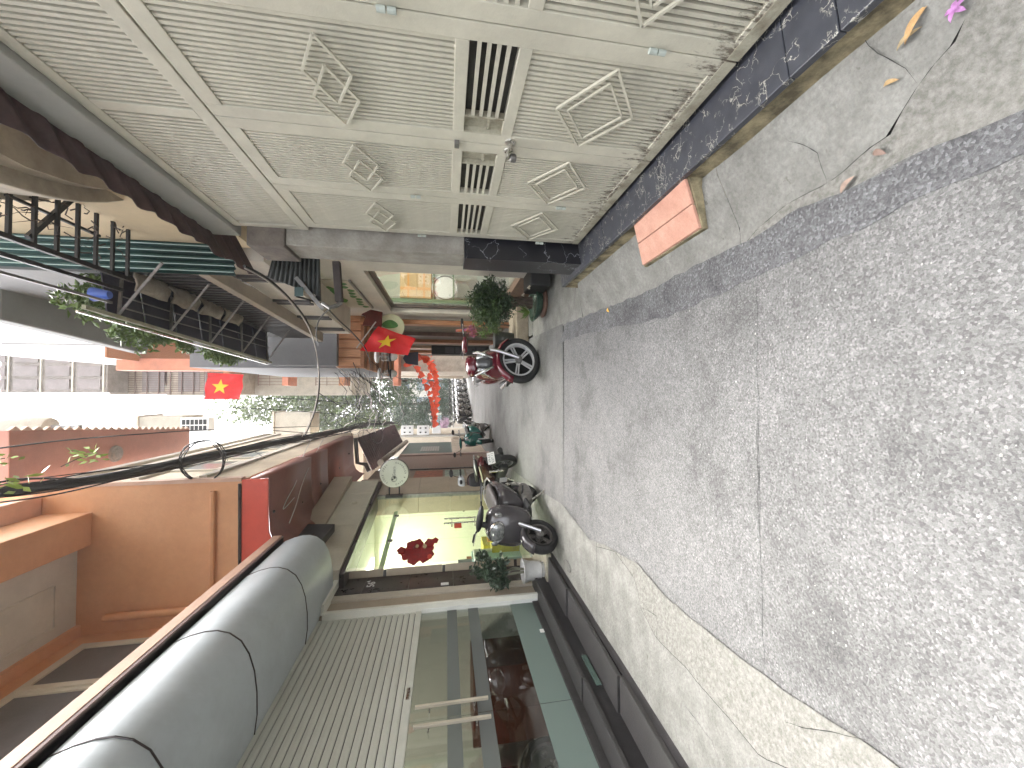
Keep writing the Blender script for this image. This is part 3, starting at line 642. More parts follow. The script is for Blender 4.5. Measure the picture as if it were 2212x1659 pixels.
# ceiling moulding and orange border
MB().tube([(WX+.28,-1,zc-.008),(WX+.28,YS-.3,zc-.008),(BX-.42,YS-.3,zc-.008),(BX-.42,-1,zc-.008)], .014, 6).build('ceiling_moulding', soffit_grey, bal)
MB().box(WX+.0, WX+.14, -1, YS-.001, zc-.06, zc-.001).build('cornice', orange_wall, bal)
MB().box(BX-.05, BX+.38, -1, YS-.002, zc-.16, zc+.4).build('edge_beam', orange_wall, bal, bevel=.01)
MB().box(BX-.35, BX+.62, -1, YS-.003, zc+.401, zc+.52).build('eave_board', mat('salmon_eave', (.72,.45,.33), .6, .06, 4), bal, bevel=.01)
wf = mat('ivory_frame', (.60,.56,.47), .5, .04, 5)
jy = wt.y; my = at(160,1490,x=WX).y
wg = mat('dark_window_glass', (.15,.145,.15), .4, .1, 3)
for a, b, nm in ((my+.03, jy-.05, 0), (-1, my-.03, 1)):
    wo_ = MB().box(WX, WX+.03, a, b, BZ+.1, wt.z-.05).build('window', wg, bal)
    fr = MB().box(WX+.001, WX+.05, a-.0, a+.045, BZ+.1, wt.z-.05).box(WX+.001, WX+.05, b-.045, b, BZ+.1, wt.z-.05).box(WX+.001, WX+.05, a+.045, b-.045, wt.z-.095, wt.z-.05).build('frame', wf, wo_, bevel=.003)
MB().box(WX+.0, WX+.045, -1, jy, wt.z-.05, wt.z).box(WX, WX+.045, jy-.05, jy, BZ+.1, wt.z-.05).box(WX+.0, WX+.07, my-.03, my+.03, BZ+.1, wt.z-.05).build('window_surround', wf, bal, bevel=.004)
MB().tube([(WX+.25, YS-.1, BZ+.1), (WX+.25, YS-.1, zc-.4)], .05, 12).build('drain_pipe', mat('pale_orange_pipe', (.66,.33,.17), .5, .05, 5), bal, smooth=40)

# ================================================================== LEFT: shop building with projecting upper floor
shop = thing('orange_building', 'orange building projecting over the lit shop with red end panel and red brown soffit', 'building', (-2.2,7,4))
zs = 3.95; ZR = at(522,1100,y=YS+.1).z; OXa = at(579,1034,z=zs).x
ya = at(579,1034,z=zs).y; yb_ = at(763,945,z=zs).y
YF = ya
print('shop', OXa, ya, yb_, ZR)
ZR = at(522,1100,y=YF).z
# orange upper wall facing the camera, and the cream side that runs down the alley
ztop = at(195,1100,y=YF).z
MB().box(-3.4, OXa+.0, YF, YF+.12, ZR, 7.4).build('end_wall', orange_wall, shop)
MB().box(OXa-.1, OXa, YF+.125, 12.5, ZR, 6.6).build('side_wall', mat('pale_cream_wall', (.72,.62,.47), .7, .08, 2, c2=(.55,.45,.34)), shop)
MB().box(OXa-.1, OXa+.05, YF+.1, 12.5, 6.6, 6.75).build('cornice', white_wall, shop)
MB().box(OXa-.02, OXa+.03, YF-.02, YF+.10, ZR, 7.4).build('corner_trim', mat('salmon_trim', (.6,.4,.3), .6, .06, 4), shop)
for zz in (ZR+.55, ZR+1.4, ZR+2.0): MB().box(OXa, OXa+.04, YF+.2, 12.4, zz, zz+.10).build('string_course', white_wall, shop)
for k in range(5):
    y0 = YF+.8+k*1.15
    wv = MB().box(OXa-.02, OXa+.012, y0, y0+.7, ZR+.75, ZR+1.3).build('window', mat('sky_glass', (.35,.38,.36), .15, .1, 3), shop)
    _f = MB(); hole_frame(_f, y0-.05, y0+.75, ZR+.7, ZR+1.35, .05, OXa, OXa+.03); _f.build('frame', wf, wv)
# pipe and wire on the end wall
px = at(455,1290,y=YF-.05)
MB().tube([(at(455,1062,y=YF-.05).x,YF-.04,px.z),(at(455,1310,y=YF-.05).x,YF-.04,px.z)], .035, 8).build('drain_pipe', mat('pale_orange_pipe', (0,0,0)), shop, smooth=40)
MB().tube([(OXa-.05,YF-.02,ZR+.02),(-2.9,YF-.02,ZR+.0)], .02, 6).build('pipe', darkbrown, shop)
# red end panel and the curved red-brown soffit in sheets
pf = [(OXa, zs+.25), (OXa, zs), (-1.62, zs), (-1.95, zs-.02), (-2.10, zs-.07), (-2.19, zs-.17), (-2.22, zs-.30)]
MB().prism([(x, YF-.01, z) for x, z in [(OXa, zs-.002), (-1.62, zs-.002), (-1.95, zs-.02), (-2.10, zs-.07), (-2.19, zs-.17), (-2.22, zs-.30), (-2.8, zs-.30), (-2.8, ZR-.005), (OXa, ZR-.005)]], (0,.03,0)).build('red_panel', red_paint, shop)
yy = [YF+.021, YF+1.75, YF+2.75, yb_]
for a, b in zip(yy[:-1], yy[1:]):
    vs = [(x+ (y-YF)*.012, y, z) for y in (a+.004, b-.004) for x, z in pf]; m_ = len(pf)
    o = MB().add(vs, [(k, k+1, m_+k+1, m_+k) for k in range(m_-1)]).build('soffit_sheet', rust_paint, shop, smooth=60); o.modifiers.new('s', 'SOLIDIFY').thickness = .01
for (u, v) in ((588,1105),(650,1085),(690,1045),(731,1011),(752,980)):
    q = at(u, v, z=zs); MB().lathe([(.02,0),(.02,-.03),(.008,-.04)], (q.x, q.y, zs), 8).build('bolt', darkbrown, shop)
# inner vertical faces under the soffit
def sx(y): return -2.55+(y-6.04)*.18           # line of the shop front
SY0, SY1 = ys0+.004, 8.35
# pale panelled fascia over the shop glass
fas = thing('shop_fascia', 'cream panelled fascia board running above the lit shop window', 'fascia', (-2.3,7,3))
zf0, zf1 = 2.93, 3.48
cream_panel = mat('cream_panel', (.50,.47,.37), .45, .06, 3)
ed = [SY0-.25, SY0+.35, SY0+1.0, SY0+1.65, SY0+2.25, 8.9]
for i, (a, b) in enumerate(zip(ed[:-1], ed[1:])):
    f = .13
    MB().hexa([(sx(a)-.1,a+.003,zf0),(sx(a)+f,a+.003,zf0),(sx(b)+f,b-.003,zf0),(sx(b)-.1,b-.003,zf0),(sx(a)-.1,a+.003,zf1),(sx(a)+f,a+.003,zf1),(sx(b)+f,b-.003,zf1),(sx(b)-.1,b-.003,zf1)]).build('fascia_panel', cream_panel, fas, bevel=.004)
MB().hexa([(sx(SY0)-.1,SY0,zf1+.005),(sx(SY0)+.24,SY0+.5,zf1+.005),(sx(8.9)+.24,8.9,zf1+.005),(sx(8.9)-.1,8.9,zf1+.005),(sx(SY0)-.1,SY0,zs-.1),(sx(SY0)+.24,SY0+.5,zs-.1),(sx(8.9)+.24,8.9,zs-.1),(sx(8.9)-.1,8.9,zs-.1)]).build('upper_band', mat('shaded_tan', (.42,.35,.26), .6, .05, 3), fas)
MB().hexa([(sx(a_)+d, a_, z) for z in (2.86, 2.925) for a_, d in ((SY0-.3,-.3),(SY0-.3,.10),(8.9,.10),(8.9,-.3))]).build('bottom_rail', darkbrown, fas)
for (u, v) in ((676,1192),(760,1110)):
    q = at(u, v, x=-2.3); yq = q.y if q.y > SY0 else SY0+.1
    MB().lathe([(.05,0),(.05,.02),(.02,.03)], (sx(yq)+.13, yq, 3.2), 12, 'x').build('cable_cap', cream_panel, fas)
MB().hexa([at(u,v,x=-2.14)+Vector((d,0,0)) for d in (0,-.12) for u,v in ((665,1132),(723,1132),(683,1181),(625,1181))]).build('recess_shade', plastic_b, fas)  # solid black block, its colour paints the darkness of the recess
# shop window and the bright room behind
swd = thing('shop_window', 'frameless glass front of the brightly lit shop with steel door bars', 'shop window', (-2.4,7,0))
shop_glass = glass_mat('clear_shop_glass', (.93,.98,.90), .03)
def sbox(mb, a, b, d0, d1, z0, z1):
    return mb.hexa([(sx(a)+d0,a,z0),(sx(a)+d1,a,z0),(sx(b)+d1,b,z0),(sx(b)+d0,b,z0),(sx(a)+d0,a,z1),(sx(a)+d1,a,z1),(sx(b)+d1,b,z1),(sx(b)+d0,b,z1)])
sbox(MB(), SY0, SY0+.62, -.01, 0, .12, 2.86).build('glass_pane', shop_glass, swd)
sbox(MB(), SY0+.625, SY0+1.45, -.01, 0, .12, 2.35).build('glass_pane', shop_glass, swd)
sbox(MB(), SY0+.625, SY0+1.45, -.01, 0, 2.36, 2.86).build('glass_pane', shop_glass, swd)
sbox(MB(), SY0+1.455, SY1, -.01, 0, .12, 2.86).build('glass_pane', shop_glass, swd)
for yq, zq in ((SY0+.60, 2.33), (SY0+1.43, 2.33)): sbox(MB(), yq, yq+.06, .002, .02, zq, zq+.08).build('glass_clamp', steel_dull, swd, bevel=.002)
hb = SY0+.95
for dd in (0, .16):
    hnd = MB().tube([(sx(hb+dd)+.08, hb+dd, .82), (sx(hb+dd)+.08, hb+dd, 1.5)], .013, 8).build('door_handle', steel, swd, smooth=40)
    bb = MB()
    for zq in (.95, 1.36): bb.tube([(sx(hb+dd)+.0, hb+dd, zq), (sx(hb+dd)+.08, hb+dd, zq)], .011, 8)
    bb.build('handle_bracket', steel, hnd)
sbox(MB(), SY0, SY1, -.12, .06, 0, .115).build('door_sill', concrete_dark, swd, bevel=.004)
sbox(MB(), SY1, SY1+.03, -.05, .03, .1, 2.86).build('end_frame', steel_dull, swd)
rm = thing('shop_room', 'white painted lit shop interior with shelves seen through the glass', 'room', (-3.6,7.2,.1))
whi = mat('interior_white', (.80,.80,.73), .7, .03, 2)
MB().box(-5.6,-2.2,SY0-.9,9.0,.05,.11).build('floor', mat('shop_floor', (.45,.42,.33), .2, .08, 4), rm)
MB().box(-5.7,-5.6,SY0-.9,9.0,.1,2.95).build('back_wall', whi, rm)
MB().box(-5.6,-2.68,SY0-.95,SY0-.9,.1,2.95).build('near_wall', whi, rm)
MB().box(-5.6,-2.22,8.52,8.60,.1,2.95).build('far_wall', mat('interior_yellow', (.74,.74,.58), .7, .03, 2), rm)
MB().box(-5.6,-2.60,SY0-.9,9.0,2.94,3.0).build('ceiling', whi, rm)
MB().box(-4.2,-4.15,8.0,8.5,.1,2.9).build('partition', mat('cream_curtain', (.72,.72,.6), .7, .05, 3), rm)
for k in range(3): MB().box(-3.6+k*.02,-3.55+k*.02,6.4+.5*k,6.45+.5*k,.1,2.9).build('post', white_p, rm)
for (a, b, z0_, z1_, cc) in ((7.5,8.0,.11,.75,(.55,.45,.05)),(6.9,7.3,.11,1.0,(.35,.5,.45)),(6.3,6.6,.11,.9,(.6,.62,.58))):
    MB().box(-3.4,-2.95,a,b,z0_,z1_).build('display_case', mat('case%d' % int(z1_*100), cc, .4, .1, 4), rm, bevel=.006)
MB().box(-3.0,-2.75,7.15,7.7,.11,.62).build('yellow_crate', mat('olive_yellow_crate', (.52,.44,.05), .5, .15, 6), rm, bevel=.01)
for (x, y) in ((-3.4,6.6),(-3.4,7.8),(-4.7,7.2)):
    MB().box(x-.08,x+.08,y-.45,y+.45,2.90,2.935).build('tube_lamp', mat('tube_lamp', (1,1,.9), .5, 0, 3, emit=1.2), rm)
    ld = bpy.data.lights.new('shop_lamp', 'AREA'); ld.shape = 'RECTANGLE'; ld.size = .16; ld.size_y = .9; ld.energy = 5; ld.color = (1,1,.95)
    lo = bpy.data.objects.new('shop_lamp', ld); COL.objects.link(lo); lo.location = (x, y, 2.88)
dk_ = thing('white_desk', 'white desk with legs, boxes and a teal case behind the shop glass', 'desk', (-3.1,6.7,.11))
MB().box(-3.5,-2.9,6.35,7.25,.93,.97).build('desk_top', white_p, dk_, bevel=.004)
for (x, y) in ((-3.46,6.38),(-2.94,6.38),(-3.46,7.2),(-2.94,7.2)): MB().box(x,x+.04,y,y+.04,.11,.93).build('leg', white_p, dk_)
MB().box(-3.45,-2.92,6.38,7.24,.45,.48).build('shelf_board', white_p, dk_)
for i_, (y, z, a_, h_, c_) in enumerate(((6.45,.97,.16,.22,(.30,.42,.40)),(6.68,.97,.2,.13,(.5,.5,.46)),(6.95,.97,.14,.28,(.24,.28,.27)),(6.5,.48,.22,.2,(.36,.45,.2)),(6.85,.48,.18,.26,(.6,.6,.56)),(7.1,.97,.1,.12,(.55,.2,.1)))):
    tag(MB().box(-3.25,-3.0,y,y+a_,z+.001,z+h_).build('small_box', mat('goods%d' % i_, c_, .5, .1, 6), bevel=.004), ['teal box standing first on the white shop desk', 'flat grey box second on the white shop desk', 'tall dark grey box on the white shop desk', 'green box on the lower shelf of the shop desk', 'white box on the lower shelf of the shop desk', 'small red brown box at the end of the shop desk'][i_], 'box')
MB().box(-5.55,-5.45,6.2,8.2,1.3,1.34).build('wall_shelf', steel_dull, rm)
for k in range(4): MB().box(-5.58,-5.55,5.6+k*.75,6.2+k*.75,1.5,2.5).build('wall_panel', mat('pale_green_panel', (.62,.70,.58), .6, .04, 4), rm, bevel=.004)
sbox(MB(), SY0+.02, SY1-.02, -.35, -.30, 2.45, 2.52).build('header_rail', mat('pale_green_panel', (0,0,0)), rm)
# things on the shop glass
def on_glass(mb, name, m, y, z, lab, cat, d=.012):
    xform(mb, frame(Vector((sx(y)+d, y, z)), Vector((.177,.984,0)), Z_, Vector((.984,-.177,0)))); return tag(mb.build(name, m, smooth=40), lab, cat)
orn = thing('red_ornament', 'large dark red paper blossom ornament hanging inside the lit shop glass', 'ornament', (sx(6.6)+.01,6.6,1.9))
og = at(903,1187,x=-2.45); oy, oz = og.y, og.z
rb = mat('deep_red_paper', (.30,.01,.014), .5, .15, 14)
def disc(cx, cy, r, n=14, wob=.12, th=.012, sd=0):
    pts = [Vector((cx+r*(1+wob*sin(5*a+sd))*cos(a), cy+r*(1+wob*sin(5*a+sd))*sin(a), 0)) for a in [2*pi*k/n for k in range(n)]]
    return MB().prism(pts, (0,0,th))
def put_glass(mb, d): return xform(xform(mb, Matrix.Diagonal((1.55,1,1,1))), frame(Vector((sx(oy)+d, oy, oz)), Vector((.177,.984,0)), Z_, Vector((.984,-.177,0))))
for i, (cx, cy, r) in enumerate([(0,0,.15),(-.02,.15,.11),(.03,-.14,.10),(.13,.02,.09),(-.13,.05,.09),(-.12,-.10,.08),(.13,-.17,.075),(.02,.26,.06),(.16,-.26,.05),(.10,.12,.07),(-.09,-.2,.05)]):
    put_glass(disc(cx, cy, r, 20, .12, .02, i), .012+.003*i).build('petal', rb, orn, bevel=.004)
put_glass(disc(.05,-.10,.03,10,0,.02), .05).build('coin', mat('dull_gold', (.5,.36,.2), .5, .1, 9), orn)
put_glass(disc(.06,.02,.025,10,0,.02), .05).build('coin', mat('dull_gold', (0,0,0)), orn)
put_glass(disc(-.14,-.19,.035,10,.2,.02), .05).build('tassel', red_paint, orn)
def poster(u, v, w_, h_, c, lab, txt=None, tc=(.1,.05,.04), cat='poster'):
    q = at(u, v, x=-2.42); yq = min(max(q.y, SY0+.05), SY1-.05); q = at(u, v, x=sx(yq)); yq = q.y
    o = on_glass(MB().box(-w_/2, w_/2, -h_/2, h_/2, 0, .003), 'poster', mat('paper_%d_%d' % (u, v), c, .6, .06, 8), yq, q.z, lab, cat)
    if txt:
        t = text_mb(txt, h_*.8, .002); xform(t, frame(Vector((sx(yq)+.018, yq, q.z)), Vector((.177,.984,0)), Z_, Vector((.984,-.177,0))))
        t.build('lettering', mat('ink_%d' % u, tc, .6, .05, 8), o)
poster(989,1131,.16,.13,(.70,.10,.06),'small red and orange picture stuck on the lit shop glass')
poster(1058,1172,.15,.10,(.78,.48,.08),'small orange notice on the shop glass above the potted plant','A24')
# ---- next fronts along the left: tan column, posters, brown shutter, green board, meter wall
nx = thing('tan_column', 'narrow tan tiled column beside the lit shop under the round sign', 'column', (-2.1,8.9,0))
for k in range(5): sbox(MB(), 8.4, 9.25, -.4, .02, .06+k*.66, .06+k*.66+.655).build('tan_tile', tan, nx, bevel=.003)
def lx(y): return -2.03 - (y-9.2)*.035
nb = thing('poster_wall', 'brownish shopfront with peeling red and green notices past the lit shop', 'shopfront', (-2.1,10,0))
MB().box(-2.9, lx(9.3), 9.26, 10.7, 0, 3.3).build('wall', mat('taupe_wall', (.34,.27,.21), .7, .1, 3), nb)
for (z0_, z1_, c, nn) in ((1.55,2.25,(.5,.17,.10),'red'), (1.0,1.5,(.42,.5,.42),'green'), (.55,.95,(.5,.45,.38),'buff')):
    MB().box(lx(9.3)+.001, lx(9.3)+.006, 9.5, 10.4, z0_, z1_).build('notice', mat(nn+'_notice', c, .6, .2, 9), nb)
MB().box(lx(9.3)+.001, lx(9.3)+.03, 9.28, 9.34, .1, 3.2).box(lx(9.3)+.001, lx(9.3)+.03, 10.56, 10.62, .1, 3.2).build('frame', darkbrown, nb)
bs = thing('brown_shutter', 'closed taupe brown roller shutter on the left side further down the alley', 'shutter', (-2.1,12,0))
MB().box(-2.9, lx(11), 10.72, 13.3, 0, 3.0).build('curtain', mat('taupe_shutter', (.30,.20,.155), .55, .08, 3), bs)
bm_ = mesh_of(MB().box(0,.012,0,1,0,.07), mat('taupe_shutter', (0,0,0)))
for k in range(36): piece(bm_, 'slat', bs, (lx(11)+.001, 10.8, .06+k*.08), scale=(1,2.4,1))
MB().box(lx(11)+.001, lx(11)+.06, 13.22, 13.5, 0, 3.0).build('post', mat('pinkish_post', (.42,.3,.25), .6, .1, 5), bs)
gb = thing('green_gate', 'dark green sheet metal gate panel with a small louvre, left side of the alley', 'gate', (-2.2,15,1.3))
MB().box(lx(14)-.05, lx(14)+.02, 13.6, 17.6, 1.25, 3.1).build('green_panel', mat('dark_green_paint', (.035,.085,.075), .45, .2, 2), gb, bevel=.01)
lv = MB().box(lx(14)+.021, lx(14)+.03, 14.9, 16.2, 1.75, 2.45).build('vent', mat('grey_vent', (.3,.31,.28), .5, .1, 5), gb)
for k in range(7): MB().box(lx(14)+.031, lx(14)+.036, 14.95, 16.15, 1.8+k*.09, 1.85+k*.09).build('louvre', steel_dull, lv)
tag(MB().box(-2.9, lx(14)+.0, 13.55, 19, 0, 1.24).build('low_wall', mat('stained_cream_wall', (.52,.43,.33), .85, .15, 2, c2=(.33,.28,.22)), bevel=.01), 'stained cream low wall beneath the green metal gate', 'wall')
mw = thing('meter_wall', 'pole and cream wall carrying electric meters where the cables meet on the left', 'utility pole', (-2.1,19,0))
MB().box(-3.0,-2.12,19.02,24,0,4.2).build('wall', cream, mw)
MB().tube([(-1.98,18.7,0),(-1.98,18.7,4.6)], .07, 10).build('pole', mat('concrete_pole', (.4,.38,.34), .8, .1, 5), mw, smooth=40)
for i, (u, v, a, b) in enumerate(((880,929,.55,.42),(914,929,.55,.42),(805,965,.35,.5),(943,928,.4,.35))):
    q = at(u, v, y=18.5); bxm = MB().box(q.x-b/2, q.x+b/2, 18.45, 18.62, q.z-a/2, q.z+a/2).build('meter_box', white_p, mw, bevel=.02)
    if i < 2:
        for dx in (-.1,.1):
            for dz in (-.12,.12): MB().box(q.x+dx-.03, q.x+dx+.03, 18.44, 18.449, q.z+dz-.04, q.z+dz+.04).build('meter_window', plastic_b, bxm)
# round hanging sign
rs = thing('round_sign', 'round white hanging shop sign with thin dark lettering around its rim', 'sign', (-1.8,8.35,2))
sg = at(852,1022,y=8.35); R_ = .285
def face(mb): return xform(mb, frame(Vector((sg.x, 8.30, sg.z)), X_, Z_, Vector((0,-1,0))))
MB().lathe([(.001,-.045),(R_-.01,-.045),(R_,-.035),(R_,.035),(R_-.01,.045),(.001,.045)], (sg.x,8.35,sg.z), 40, 'y').build('light_box', mat('sign_white', (.66,.68,.60), .35, .03, 4), rs, smooth=30)
MB().tube([(sg.x+(R_+.004)*cos(a), 8.35, sg.z+(R_+.004)*sin(a)) for a in [2*pi*k/40 for k in range(40)]], .02, 6, closed=True).build('rim', mat('sign_rim', (.2,.17,.15), .4, .1, 9), rs, smooth=40)
ink = mat('sign_ink', (.07,.075,.07), .6, .05, 9)
def arc(txt, rad, a0, da, size, outward=True):
    for i, ch in enumerate(txt):
        if ch == ' ': continue
        a = radians(a0 + da*i); t = text_mb(ch, size, .002)
        rot = a-pi/2 if outward else a+pi/2
        M = Matrix.Translation((rad*cos(a), rad*sin(a), .004)) @ Matrix.Rotation(rot, 4, 'Z')
        face(xform(t, M)).build('letter', ink, rs)
arc('SINCE 2021', R_*.80, 142, -11.3, .052)
arc('DATA & KEYBOARD', R_*.80, 192, 11.3, .048, False)
face(xform(text_mb('Gears', .085, .002), Matrix.Translation((.045,0,.004)))).build('letter', mat('sign_grey', (.3,.31,.29), .6, .05, 9), rs)
gl = MB().tube([(-.11+.055*cos(a), .0+.055*sin(a), .005) for a in [2*pi*k/24 for k in range(24)]], .004, 5, closed=True); face(gl).build('emblem', ink, rs)
face(disc(-.085,-.01,.025,12,.3,.003)).build('emblem', ink, rs); face(disc(-.12,.03,.018,12,.3,.003)).build('emblem', ink, rs)
br = MB(); wx = sg.x-R_-.16
for dz in (.1,-.1): br.bar((sg.x-R_+.02,8.35,sg.z+dz),(wx,8.35,sg.z+dz), .025)
br.build('bracket', black_m, rs); MB().box(wx-.05,wx,8.28,8.42,sg.z-.17,sg.z+.17).build('wall_plate', black_m, rs)
# dark canopy further on the left, and its rolled shade
dc = corrugated((-1.2,yb_+.05,3.86),(-1.35,17.5,3.72),(-2.1,yb_+.05,3.45),(-2.25,17.5,3.3), 26, .03, (0,0,1))
dco = dc.build('purple_canopy', mat('purple_brown_sheet', (.14,.085,.085), .6, .15, 4), smooth=60); dco.modifiers.new('s', 'SOLIDIFY').thickness = .005
tag(dco, 'faded purple brown corrugated canopy on the left beyond the round sign', 'canopy')
rl = tag(MB().tube([(-1.9,yb_+.1,3.25),(-2.05,17,3.15)], .09, 12).build('rolled_shade', mat('tan_canvas', (.42,.36,.29), .7, .1, 5), smooth=40), 'rolled tan canvas shade under the purple brown canopy', 'rolled shade')
gp = MB().tube([at(768,946,y=yb_-.1), at(772,1000,y=yb_-.1), at(790,1003,y=yb_-.15), at(797,1018,y=yb_-.2)], .055, 10).build('bent_duct', mat('dark_duct', (.12,.105,.1), .5, .15, 6), smooth=40)
tag(gp, 'dark bent gutter pipe at the far end of the red brown soffit', 'gutter pipe')
# ================================================================== RIGHT beyond the pillar: white house with display window
HX = 1.74
wh = thing('white_house', 'white plastered house front with a tall recessed display window past the gate', 'house', (1.9,6,0))
wn0, wn1 = at(795,585,x=HX), at(838,673,x=HX)
WY0, WY1, WZ1, WZ0 = wn0.y, wn1.y, (wn0.z+wn1.z)/2, .35
print('window', WY0, WY1, wn0.z, wn1.z)
HY1 = at(900,690,x=HX).y
MB().box(HX, HX+.14, 3.6, WY0, 0, 3.75).build('wall', white_wall, wh)
MB().box(HX, HX+.14, WY1, HY1, 0, 3.75).build('wall', white_wall, wh)
MB().box(HX, HX+.14, WY0, WY1, WZ1, 3.75).build('wall', white_wall, wh)
MB().box(HX, HX+.14, WY0, WY1, 0, WZ0).build('wall', mat('brown_plinth', (.22,.14,.10), .6, .15, 5), wh)
fr = MB(); 
for (a, b, z0_, z1_) in ((WY0,WY0+.09,WZ0,WZ1),(WY1-.12,WY1,WZ0,WZ1),(WY0+.09,WY1-.12,WZ1-.07,WZ1)): fr.box(HX+.09, HX+.15, a, b, z0_, z1_)
fr.build('window_frame', mat('dark_wood_frame', (.14,.10,.08), .5, .2, 9), wh, bevel=.004)
MB().box(HX+.11, HX+.115, WY0+.09, WY1-.12, WZ0, WZ1-.07).build('window_pane', glass_mat('clear_glass', (.95,.97,.95), .02), wh)
dr = thing('display_room', 'bright storage room with cartons behind the display window on the right', 'room', (2.4,6.5,.3))
MB().box(HX+.15, 3.4, WY0-.3, HY1, .2, WZ0).build('floor', concrete, dr)
MB().box(3.3, 3.4, WY0-.3, HY1+1, .3, 3.6).build('back_wall', whi, dr)
MB().box(HX+.15, 3.3, HY1-.1, HY1, .3, 3.6).build('far_wall', mat('pale_mint_wall', (.75,.78,.72), .7, .03, 2), dr)
MB().box(HX+.15, 3.3, WY0-.35, WY0-.3, .3, 3.6).build('near_wall', whi, dr)
MB().box(HX+.15, 3.3, WY0-.3, HY1, 3.5, 3.6).build('ceiling', whi, dr)
ld = bpy.data.lights.new('storage_lamp', 'AREA'); ld.size = .5; ld.energy = 9; ld.color = (1,.97,.92); lo = bpy.data.objects.new('storage_lamp', ld); COL.objects.link(lo); lo.location = (2.5, 6.3, 3.42)
MB().box(2.3,2.7,6.0,6.6,3.44,3.49).build('glow_panel', mat('tube_lamp', (0,0,0)), dr)
ydp = HY1-1.0
shf = thing('green_rack', 'green painted shelf upright and boards inside the display window', 'shelf', (2.1,ydp,.35))
gpn = mat('sage_green_paint', (.18,.28,.16), .5, .12, 6)
xa = at(900,648,y=ydp).x; xb = at(900,603,y=ydp).x
MB().box(xa-.06, xa+.02, ydp-.03, ydp+.03, .35, at(838,645,y=ydp).z).build('upright', gpn, shf)
cz = [at(u, 625, y=ydp).z for u in (864, 900, 932)]
for zz in (cz[2]-.03, at(978,625,y=ydp).z): MB().box(xa, xb+.3, ydp-.02, ydp+.7, zz-.03, zz).build('shelf_board', gpn, shf)
carton = mat('cardboard', (.62,.44,.24), .8, .06, 5)
for i, (a, b, lab) in enumerate(((cz[1], cz[0], 'upper of two cardboard cartons with orange tape in the display window'), (cz[2], cz[1]-.004, 'lower of two cardboard cartons with orange tape in the display window'))):
    c_ = thing('carton', lab, 'carton', ((xa+xb)/2, ydp+.3, b if 0 else a), 'cartons on the green rack')
    MB().box(xa+.04, xb+.25, ydp, ydp+.55, b if b < a else a, a if b < a else b).build('box', carton, c_, bevel=.004)
    z0_, z1_ = min(a, b), max(a, b); xm = (xa+xb)/2+.02
    MB().box(xm-.03, xm+.03, ydp-.004, ydp-.001, z0_+.02, z1_).box(xa+.05, xb+.2, ydp-.0055, ydp-.0045, (z0_+z1_)/2-.02, (z0_+z1_)/2+.02).build('tape', mat('orange_tape', (.72,.33,.07), .5, .08, 9), c_)
fz = at(962,625,y=ydp).z
fan = thing('white_fan', 'round white fan or heater head standing on the shelf in the display window', 'fan', ((xa+xb)/2,ydp,fz))
MB().lathe([(.001,-.06),(.27,-.05),(.29,-.02),(.29,.03),(.001,.06)], ((xa+xb)/2+.06, ydp+.05, fz), 28, 'y').build('fan_housing', white_p, fan, smooth=40)
MB().tube([((xa+xb)/2+.06+.25*cos(a), ydp-.01, fz+.25*sin(a)) for a in [2*pi*k/28 for k in range(28)]], .012, 6, closed=True).build('ring', steel_dull, fan)
# painted notice board and small plate above the window
nbd = thing('leaf_notice_board', 'white framed notice board with green leaf shapes on the white house wall', 'notice board', (1.72,6,3.4))
b0, b1 = at(770,608,x=HX-.02), at(790,664,x=HX-.02); zb_ = (b0.z+b1.z)/2
zt_ = at(712,612,x=HX-.02).z
MB().box(HX-.03, HX-.002, b0.y, b1.y, zb_, zb_+.62).build('board', cream, nbd, bevel=.004)
MB().box(HX-.04, HX-.001, b0.y-.02, b1.y+.02, zb_-.03, zb_-.001).build('board_frame', mat('grey_frame', (.3,.28,.25), .5, .1, 5), nbd)
gl_ = mat('green_print', (.08,.25,.05), .6, .2, 9)
for k in range(9):
    yk = b0.y+.12+(b1.y-b0.y-.24)*k/8; zk = zb_+.12+.03*sin(k*2.1)
    MB().prism([(HX-.032, yk+.10*cos(a)*.8, zk+.055*sin(a)*(1+.3*sin(3*a))) for a in [2*pi*j/10 for j in range(10)]], (-.003,0,0)).build('leaf_print', gl_, nbd)
for k in range(3):
    MB().prism([(HX-.032, b0.y+.5+.35*k+.2*cos(a), zb_+.38+.06*sin(a)*(1+.4*sin(3*a))) for a in [2*pi*j/12 for j in range(12)]], (-.003,0,0)).build('leaf_print', gl_, nbd)
q = at(778,636,x=HX-.01); tag(MB().box(HX-.012, HX-.002, q.y-.14, q.y+.14, q.z-.045, q.z+.045).build('house_plate', mat('navy_enamel', (.06,.06,.16), .35, .1, 9)), 'small dark blue house number plate over the display window', 'house plate')
q = at(945,684,x=HX-.01); tag(MB().box(HX-.006, HX-.002, q.y-.1, q.y+.1, q.z-.10, q.z+.2).build('paper_notice', white_wall), 'pale paper notice with faint writing on the white wall by the window', 'notice')
